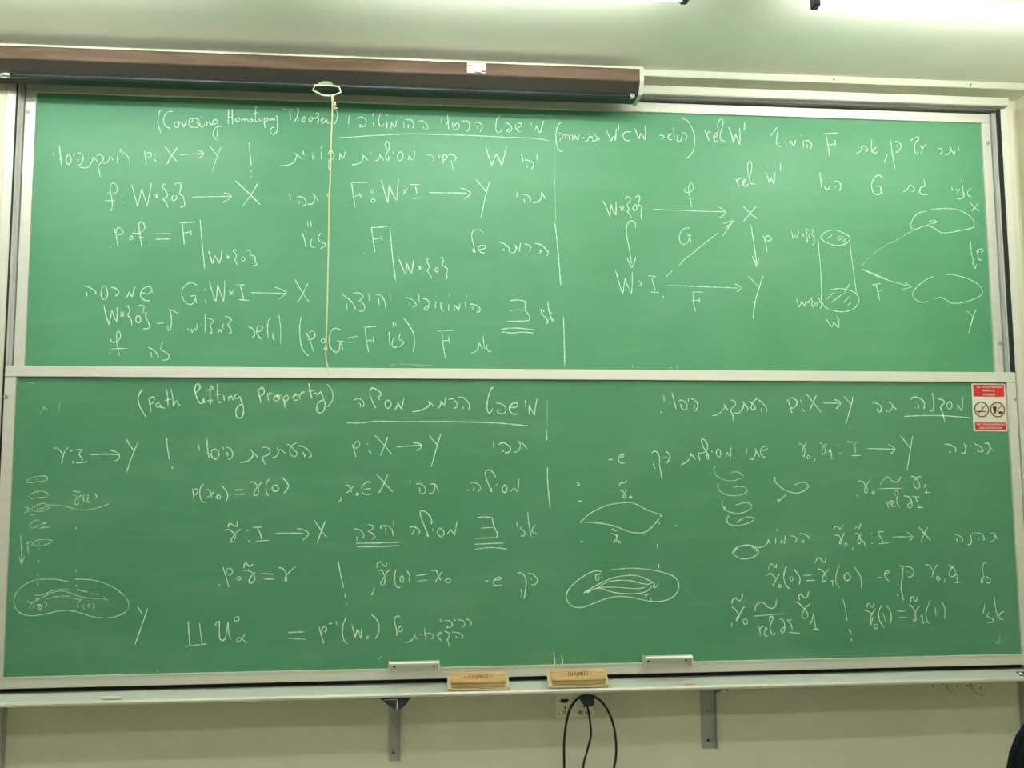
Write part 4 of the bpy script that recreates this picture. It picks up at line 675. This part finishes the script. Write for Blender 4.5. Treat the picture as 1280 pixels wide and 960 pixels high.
# two brackets carry the tray
for x0, x1, zb in ((1.421, 1.466, -0.382), (2.690, 2.752, -0.372)):
    b = nb()
    box(b, x0, x1, WY - 0.005, WY - 0.001, zb + Z0, -0.076 + Z0, 0.001)
    box(b, x1 - 0.004, x1, WY - 0.022, WY - 0.001, zb + Z0, -0.076 + Z0, 0.001)
    prism = [(WY - 0.001, -0.150 + Z0), (WY - 0.03, -0.150 + Z0), (-0.035, -0.094 + Z0), (-0.035, -0.080 + Z0), (WY - 0.001, -0.076 + Z0)]
    prism_x(b, prism, x1 - 0.004, x1)
    br = obj('bracket', b, M_STEEL, tray)
    b = nb()
    xm = (x0 + x1) / 2 - 0.004
    for zz in ((zb + 0.032), (zb + 0.15)):
        cyl(b, (xm, WY - 0.004, zz + Z0), (xm, WY - 0.0065, zz + Z0), 0.0055 if zz < zb + 0.1 else 0.003, 10)
    obj('bracket_screw', b, M_BLACK, br)
b = nb()
prism_y(b, [(1.382, -0.101 + Z0), (1.400, -0.112 + Z0), (1.424, -0.134 + Z0), (1.448, -0.147 + Z0), (1.466, -0.146 + Z0), (1.486, -0.131 + Z0), (1.502, -0.108 + Z0), (1.506, -0.098 + Z0), (1.45, -0.086 + Z0), (1.384, -0.096 + Z0)], -0.045, -0.015)
cap_ = obj('half_round_cap', b, M_PLUG, tray)
b = nb()
box(b, 1.404, 1.455, -0.0475, -0.0445, -0.111 + Z0, -0.108 + Z0)
box(b, 1.452, 1.456, -0.0475, -0.0445, -0.146 + Z0, -0.108 + Z0)
obj('cap_edge', b, M_FIXTURE, cap_)
b = nb()
prism_y(b, [(2.750, -0.102 + Z0), (2.775, -0.102 + Z0), (2.768, -0.126 + Z0), (2.752, -0.118 + Z0)], 0.02, 0.05)
obj('bracket_gusset', b, M_STEEL, tray)
b = nb()
prism_x(b, [(-0.020, -0.0676 + Z0), (-0.052, -0.0784 + Z0), (-0.052, -0.0800 + Z0), (-0.020, -0.0692 + Z0)], 3.962, 4.004)
tl = obj('tray_label', b, M_INK, tray)
b = nb()
prism_x(b, [(-0.026, -0.0692 + Z0), (-0.046, -0.0760 + Z0), (-0.046, -0.0770 + Z0), (-0.026, -0.0702 + Z0)], 3.967, 3.982)
obj('label_print', b, M_PAPER, tl)

# ------------------------------------------------------------------ things on the tray
def eraser(xc, zc, w, lean, turn, label, ink):
    t = thing('board_eraser', label, 'eraser', (xc, -0.042, zc + Z0), (lean, 0, turn), group='wooden board erasers leaning on the tray')
    h = w / 2
    b = nb()
    prism = []
    # felt pad, a little larger than the block, lying in the local xy plane
    box(b, -h - 0.014, h + 0.014, -0.036, 0.034, 0.0, 0.011, 0.004)
    obj('felt_pad', b, M_FELT, t, local=True)
    b = nb()
    prism_x(b, [(-0.027, 0.010), (-0.030, 0.016), (-0.027, 0.021), (-0.023, 0.024), (-0.025, 0.032), (-0.021, 0.036), (0.026, 0.036), (0.030, 0.033), (0.028, 0.010)], -h, h)
    bmesh.ops.bevel(b, geom=[e for e in b.edges if abs(e.verts[0].co.x - e.verts[1].co.x) < 1e-6], offset=0.003, segments=2, affect='EDGES')
    blk = obj('wooden_block', b, M_ERASER, t, local=True)
    # handwritten word on the upper face
    b = nb()
    s = 0.0011

    def pen(pts):
        tube(b, [(x * w, y + 0.003, 0.0362) for x, y in pts], s, 6, sub=4)
    pen([(-0.27, 0.000), (-0.22, 0.000)])
    pen([(-0.185, -0.008), (-0.18, 0.006), (-0.15, 0.010), (-0.14, -0.008)])
    pen([(-0.115, -0.006), (-0.11, 0.008)])
    pen([(-0.08, -0.008), (-0.085, 0.004), (-0.06, 0.010), (-0.04, 0.002), (-0.06, -0.004)])
    pen([(-0.03, -0.014), (-0.025, 0.000), (0.0, 0.008), (0.012, -0.002)])
    pen([(0.03, -0.008), (0.028, 0.008), (0.05, -0.002), (0.062, 0.010), (0.06, -0.008)])
    pen([(0.085, -0.008), (0.09, 0.008), (0.12, 0.008), (0.118, -0.010)])
    pen([(0.14, -0.009), (0.15, 0.012)])
    pen([(0.165, -0.009), (0.18, 0.013)])
    pen([(0.21, 0.001), (0.26, 0.001)])
    obj('written_word', b, ink, blk, local=True)
    return t


eraser(1.763, -0.059, 0.208, math.radians(38), math.radians(-1.5), 'wooden board eraser with reddish writing, left of the other one on the tray', M_REDINK)
eraser(2.150, -0.058, 0.208, math.radians(38), math.radians(-1.0), 'wooden board eraser with black writing, above the wall outlet', M_INK)

b = nb()
cyl(b, (0.374, -0.058, -0.0745 + Z0), (0.442, -0.058, -0.0745 + Z0), 0.0055, 12, 0.005)
tag(obj('chalk_stick', b, M_CHALKSTICK), 'white chalk stick on the left part of the tray', 'chalk', 'chalk sticks on the tray')
b = nb()
cyl(b, (2.572, -0.056, -0.0745 + Z0), (2.612, -0.054, -0.0745 + Z0), 0.0055, 12, 0.0052)
tag(obj('chalk_stick', b, M_CHALKPINK), 'short pinkish chalk stub on the tray left of the right bracket', 'chalk', 'chalk sticks on the tray')

# ------------------------------------------------------------------ warning sign
sign = thing('warning_sign', 'red and white warning sticker at the top right corner of the lower chalkboard', 'sign', (3.922, -0.001, 0.915 + Z0), (0, math.radians(0.4), 0))
SW, SH = 0.150, 0.202


def rrect(x0, x1, z0, z1, r, n=5):
    out = []
    for cx, cz, a0 in ((x1 - r, z1 - r, 0), (x0 + r, z1 - r, 90), (x0 + r, z0 + r, 180), (x1 - r, z0 + r, 270)):
        for k in range(n + 1):
            a = math.radians(a0 + 90 * k / n)
            out.append((cx + r * math.cos(a), cz + r * math.sin(a)))
    return out


obj('backing', prism_y(nb(), rrect(-SW / 2, SW / 2, 0, SH, 0.006), -0.0012, 0.0009), M_PAPER, sign, local=True)
panel_top = obj('red_panel', prism_y(nb(), rrect(-SW / 2 + 0.007, SW / 2 - 0.007, 0.146, 0.196, 0.004), -0.0018, -0.0010), M_RED, sign, local=True)
panel_low = obj('red_panel', prism_y(nb(), rrect(-SW / 2 + 0.007, SW / 2 - 0.005, 0.007, 0.037, 0.003), -0.0018, -0.0010), M_RED, sign, local=True)


def tiny_text(rows, parent):
    """rows of tiny square-built Hebrew-like letters, too small to read in the photograph"""
    b = nb()
    rnd = random.Random(11)
    for zc, x0, x1, h in rows:
        x = x0
        while x < x1:
            w = rnd.uniform(0.0034, 0.0052)
            if rnd.random() < 0.16:
                x += w * 0.8
                continue
            box(b, x, x + w * 0.8, -0.0022, -0.0016, zc + h * 0.28, zc + h * 0.5)
            box(b, x + w * 0.55, x + w * 0.8, -0.0022, -0.0016, zc - h * 0.5, zc + h * 0.5)
            if rnd.random() < 0.6:
                box(b, x, x + w * 0.22, -0.0022, -0.0016, zc - h * 0.5, zc + h * 0.1)
            if rnd.random() < 0.45:
                box(b, x, x + w * 0.8, -0.0022, -0.0016, zc - h * 0.5, zc - h * 0.3)
            x += w
    obj('lettering', b, M_PAPER, parent, local=True)


tiny_text(((0.1865, -0.055, 0.060, 0.0075), (0.172, -0.028, 0.026, 0.0072), (0.1545, -0.026, 0.026, 0.0075)), panel_top)
tiny_text(((0.029, -0.062, 0.064, 0.0062), (0.0145, -0.050, 0.050, 0.0062)), panel_low)
for cx, kind in ((-0.0355, 'smoke'), (0.0350, 'drink')):
    cz = 0.0915
    b = nb()
    if kind == 'smoke':
        box(b, cx - 0.024, cx + 0.010, -0.0020, -0.0010, cz - 0.011, cz - 0.0065)
        tube(b, [(cx + 0.004, -0.0016, cz - 0.002), (cx + 0.001, -0.0016, cz + 0.008), (cx + 0.006, -0.0016, cz + 0.016)], 0.0007, 5)
        box(b, cx + 0.012, cx + 0.019, -0.0020, -0.0010, cz - 0.011, cz - 0.0065)
    else:
        prism_y(b, [(cx - 0.021, cz + 0.013), (cx - 0.004, cz + 0.013), (cx - 0.008, cz - 0.018), (cx - 0.016, cz - 0.018)], -0.0020, -0.0010)
        tube(b, [(cx - 0.011, -0.0016, cz + 0.012), (cx - 0.009, -0.0016, cz + 0.022), (cx - 0.002, -0.0016, cz + 0.024)], 0.0008, 5)
        prism_y(b, rrect(cx + 0.004, cx + 0.023, cz - 0.017, cz - 0.007, 0.003), -0.0020, -0.0010)
    p = obj('pictogram', b, M_INK, sign, local=True)
    b = nb()
    ring_y(b, cx, cz, -0.0024, -0.0011, 0.0330, 0.0280)
    d = 0.0215
    tube(b, [(cx - d, -0.0018, cz - d), (cx + d, -0.0018, cz + d)], 0.0023, 6, smooth=False)
    obj('prohibition_ring', b, M_RINGRED, p, local=True)

# ------------------------------------------------------------------ projection screen in its housing
SX0, SX1 = -0.62, 2.418
scr = thing('projection_screen', 'rolled up projection screen in a brown housing across the top of the board', 'projection screen', (0.9, -0.05, 2.30 + Z0))
b = nb()
prism_x(b, [(0.05, 2.414 + Z0), (-0.066, 2.414 + Z0), (-0.092, 2.399 + Z0), (-0.093, 2.396 + Z0), (-0.099, 2.350 + Z0), (-0.095, 2.346 + Z0), (0.05, 2.346 + Z0)], SX0, SX1)
obj('housing', b, M_WOOD, scr)
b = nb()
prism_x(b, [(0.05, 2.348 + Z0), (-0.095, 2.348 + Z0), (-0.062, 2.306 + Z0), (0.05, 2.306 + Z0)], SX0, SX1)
obj('shaded_underside', b, M_UNDERSHADE, scr)  # downward chamfer of the housing, its shade put into the colour
b = nb()
prism_x(b, [(-0.02, 2.4185 + Z0), (-0.070, 2.4185 + Z0), (-0.100, 2.402 + Z0), (-0.100, 2.397 + Z0), (-0.094, 2.397 + Z0), (-0.064, 2.4142 + Z0), (-0.02, 2.4142 + Z0)], SX0, SX1)
obj('top_strip', b, M_TRIM, scr)
b = nb()
prism_x(b, [(0.048, 2.421 + Z0), (-0.070, 2.421 + Z0), (-0.103, 2.402 + Z0), (-0.103, 2.346 + Z0), (-0.070, 2.299 + Z0), (0.048, 2.299 + Z0)], SX1, SX1 + 0.016)
cap = obj('end_cap', b, M_ALU, scr)
b = nb()
for y, z in ((-0.075, 2.318), (-0.095, 2.36)):
    cyl(b, (SX1 + 0.015, y + 0.01, z + Z0), (SX1 + 0.019, y + 0.01, z + Z0), 0.004, 10)
obj('cap_screw', b, M_STEEL, cap)
b = nb()
cyl(b, (SX0 + 0.02, -0.060, 2.296 + Z0), (SX1 - 0.03, -0.060, 2.296 + Z0), 0.0105, 16)
obj('bottom_bar', b, M_BAR, scr, shade=True)
b = nb()
cyl(b, (SX1 - 0.035, -0.060, 2.296 + Z0), (SX1 - 0.015, -0.060, 2.296 + Z0), 0.0125, 16, 0.010)
obj('bar_end', b, M_STEEL, scr, shade=True)
b = nb()
cyl(b, (-0.075, -0.060, 2.296 + Z0), (-0.035, -0.060, 2.296 + Z0), 0.0118, 16)
obj('bar_glint', b, mat('glint_chrome', (0.8, 0.85, 0.85), 0.15, metal=1.0), scr, shade=True)  # shiny sleeve added to stand for a glint on the bar
lab = obj('maker_label', box(nb(), 1.717, 1.793, -0.0982, -0.0965, 2.352 + Z0, 2.396 + Z0), M_WHITE, scr)
b = nb()
for x0, x1, z0, z1 in ((1.719, 1.736, 2.3835, 2.387), (1.772, 1.786, 2.3835, 2.387), (1.722, 1.737, 2.366, 2.3685), (1.773, 1.793, 2.359, 2.366), (1.748, 1.772, 2.3535, 2.360)):
    box(b, x0, x1, -0.0988, -0.0980, z0 + Z0, z1 + Z0)
obj('label_print', b, M_CHANNEL, lab)
# pull handle
b = nb()
hp = [(1.119, 2.297), (1.183, 2.297), (1.212, 2.293), (1.220, 2.272), (1.187, 2.255), (1.149, 2.256), (1.110, 2.275)]
tube(b, [(x, -0.066 - 0.006, z + Z0 - 0.004) for x, z in hp], 0.0034, 8, closed=True, smooth=False)
obj('pull_handle', b, M_HANDLE, scr, shade=True)
b = nb()
prism_y(b, [(1.131 + 0.029 * (1 - math.cos(math.pi * k / 10)), 2.297 + 0.013 * math.sin(math.pi * k / 10) + Z0) for k in range(11)], -0.0735, -0.0695)
obj('handle_tab', b, mat('pale_green_tab', (0.30, 0.40, 0.24), 0.5), scr)

scr.location = (0.9, -0.10, 2.2795 + Z0)

# cord tied to the handle
YC = -0.126
cord = thing('pull_cord', 'pale knotted cord hanging from the screen handle in front of the upper board', 'cord', (1.187, YC, 2.22 + Z0))
cp = [(1.1876, 2.2303), (1.1866, 2.1207), (1.1837, 2.0288), (1.1827, 1.8955), (1.1797, 1.8283), (1.1797, 1.7029), (1.1787, 1.5123), (1.1768, 1.3385), (1.1748, 1.2545), (1.1738, 1.215), (1.1758, 1.1834), (1.1827, 1.1518), (1.1906, 1.1192)]
obj('string', tube(nb(), [(x, YC, z + Z0) for x, z in cp], 0.0027, 8), M_CORD, cord, shade=True)
b = nb()
cyl(b, (1.1876, YC, 2.235 + Z0), (1.1876, YC, 2.207 + Z0), 0.0048, 10)
obj('binding', b, M_HANDLE, cord, shade=True)
for x, z, r in ((1.1926, 2.1957, 0.0058), (1.1778, 1.8254, 0.0052), (1.1832, 2.0012, 0.005), (1.1733, 1.221, 0.0056)):
    b = nb()
    tube(b, [(x + r * 1.0 * math.cos(a) * (0.9 if k % 2 else 1.1), YC - 0.0022 * math.sin(2 * a), z + Z0 + r * 1.1 * math.sin(a) + 0.0006 * k) for k, a in enumerate([i * 0.9 for i in range(9)])], 0.0022, 7, sub=3)
    obj('knot', b, M_CORD, cord, shade=True)
b = nb()
tube(b, [(1.190, YC, 2.203 + Z0), (1.201, YC - 0.003, 2.193 + Z0), (1.194, YC - 0.004, 2.180 + Z0), (1.209, YC - 0.003, 2.178 + Z0)], 0.0022, 7)
obj('loose_end', b, M_CORD, cord, shade=True)

# ------------------------------------------------------------------ wall outlet and cables
out = thing('wall_outlet', 'cream connector plate on the wall under the tray', 'wall outlet', (2.165, WY, -0.185 + Z0))
obj('plate', box(nb(), 2.089, 2.243, WY - 0.010, WY, -0.232 + Z0, -0.128 + Z0, 0.002), M_PLATE, out)
YP = WY - 0.010
b = nb()
prism_y(b, [(2.107, -0.160 + Z0), (2.141, -0.160 + Z0), (2.137, -0.174 + Z0), (2.111, -0.174 + Z0)], YP - 0.004, YP)
obj('data_port', b, M_BLACK, out)
b = nb()
for x, z, r in ((2.103, -0.166, 0.003), (2.145, -0.166, 0.003), (2.101, -0.220, 0.0032), (2.234, -0.220, 0.0032), (2.101, -0.142, 0.003)):
    cyl(b, (x, YP, z + Z0), (x, YP - 0.002, z + Z0), r, 10)
obj('plate_screw', b, M_STEEL, out)
b = nb()
for x0, x1, z0, z1 in ((2.156, 2.168, -0.160, -0.157), (2.154, 2.170, -0.172, -0.169), (2.1245, 2.130, -0.199, -0.189), (2.203, 2.208, -0.196, -0.187)):
    box(b, x0, x1, YP - 0.0012, YP, z0 + Z0, z1 + Z0)
obj('printed_mark', b, M_INK, out)
for x, z, mm in ((2.125, -0.213, M_GOLD), (2.190, -0.215, M_JACKRED), (2.217, -0.216, M_GOLD)):
    b = nb()
    ring_y(b, x, z + Z0, YP - 0.006, YP, 0.0075, 0.0045, 18)
    cyl(b, (x, YP, z + Z0), (x, YP - 0.004, z + Z0), 0.0022, 8)
    obj('audio_jack', b, mm, out)

cab = thing('plug_cable', 'black monitor plug with a cable hanging straight down from the wall outlet', 'cable', (2.214, 0.10, -0.17 + Z0))
b = nb()
prism_y(b, [(2.190, -0.150 + Z0), (2.237, -0.150 + Z0), (2.239, -0.172 + Z0), (2.230, -0.182 + Z0), (2.200, -0.182 + Z0), (2.188, -0.165 + Z0)], 0.088, YP - 0.001)
obj('plug', b, M_PLUG, cab)
b = nb()
tube(b, [(2.210, 0.10, -0.166 + Z0), (2.211, 0.09, -0.188 + Z0), (2.215, 0.082, -0.212 + Z0), (2.221, 0.080, -0.276 + Z0), (2.218, 0.080, -0.304 + Z0), (2.204, 0.080, -0.354 + Z0), (2.187, 0.080, -0.417 + Z0), (2.165, 0.07, -0.60 + Z0), (2.17, 0.03, -0.90 + Z0), (2.18, -0.06, -0.944 + Z0), (2.30, -0.18, -0.945 + Z0), (2.55, -0.20, -0.945 + Z0)], 0.0044, 10)
obj('cord', b, M_CABLE, cab, shade=True)
b = nb()
YL = 0.062
lp = [(2.104, -0.90), (2.107, -0.60), (2.109, -0.409), (2.110, -0.311), (2.119, -0.241), (2.133, -0.189), (2.156, -0.154), (2.178, -0.138), (2.204, -0.134), (2.232, -0.139), (2.263, -0.160), (2.292, -0.204), (2.311, -0.261), (2.318, -0.324), (2.316, -0.377), (2.306, -0.430), (2.280, -0.62), (2.262, -0.90)]
tube(b, [(2.05, -0.15, -0.944 + Z0)] + [(x, YL, z + Z0) for x, z in lp] + [(2.24, -0.12, -0.944 + Z0)], 0.0049, 10)
tag(obj('cable', b, M_CABLE, shade=True), 'black cable looping up in an arch in front of the wall outlet', 'cable')

# ------------------------------------------------------------------ black chair at the right, mostly out of the picture
CX, CY = 3.568, -1.0
ch = thing('chair', 'black padded chair at the lower right corner, only its backrest edge showing', 'chair', (CX, CY - 0.25, 0), group=None)
b = nb()
prof = []
for k in range(28):
    a = 2 * math.pi * k / 28
    ca, sa = math.cos(a), math.sin(a)
    prof.append((CX + 0.250 * math.copysign(abs(ca) ** 0.8, ca), 0.69 + 0.270 * math.copysign(abs(sa) ** 0.95, sa)))
prism_y(b, prof, CY - 0.03, CY + 0.03)
bmesh.ops.bevel(b, geom=[e for e in b.edges if abs(e.verts[0].co.y - e.verts[1].co.y) < 1e-6], offset=0.018, segments=3, affect='EDGES')
obj('backrest', b, M_CHAIR, ch, shade=False)
b = nb()
prism_y(b, rrect(CX - 0.24, CX + 0.24, 0.42, 0.49, 0.03), CY - 0.50, CY - 0.04)
obj('seat', b, M_CHAIR, ch)
b = nb()
tube(b, [(CX, CY - 0.26, 0.42), (CX, CY + 0.0, 0.415), (CX, CY + 0.045, 0.46), (CX, CY + 0.04, 0.62)], 0.016, 8)
obj('back_support', b, M_BLACK, ch)
obj('column', cyl(nb(), (CX, CY - 0.26, 0.09), (CX, CY - 0.26, 0.42), 0.025, 16), M_BLACK, ch)
for k in range(5):
    a = math.radians(18 + 72 * k)
    ex, ey = CX + 0.28 * math.cos(a), CY - 0.26 + 0.28 * math.sin(a)
    b = nb()
    tube(b, [(CX, CY - 0.26, 0.11), ((CX + ex) / 2, (CY - 0.26 + ey) / 2, 0.095), (ex, ey, 0.07)], lambda t: 0.022 - 0.008 * t, 8)
    lg = obj('leg', b, M_BLACK, ch)
    obj('caster', cyl(nb(), (ex - 0.012 * math.sin(a), ey + 0.012 * math.cos(a), 0.028), (ex + 0.012 * math.sin(a), ey - 0.012 * math.cos(a), 0.028), 0.028, 14), M_BLACK, lg)
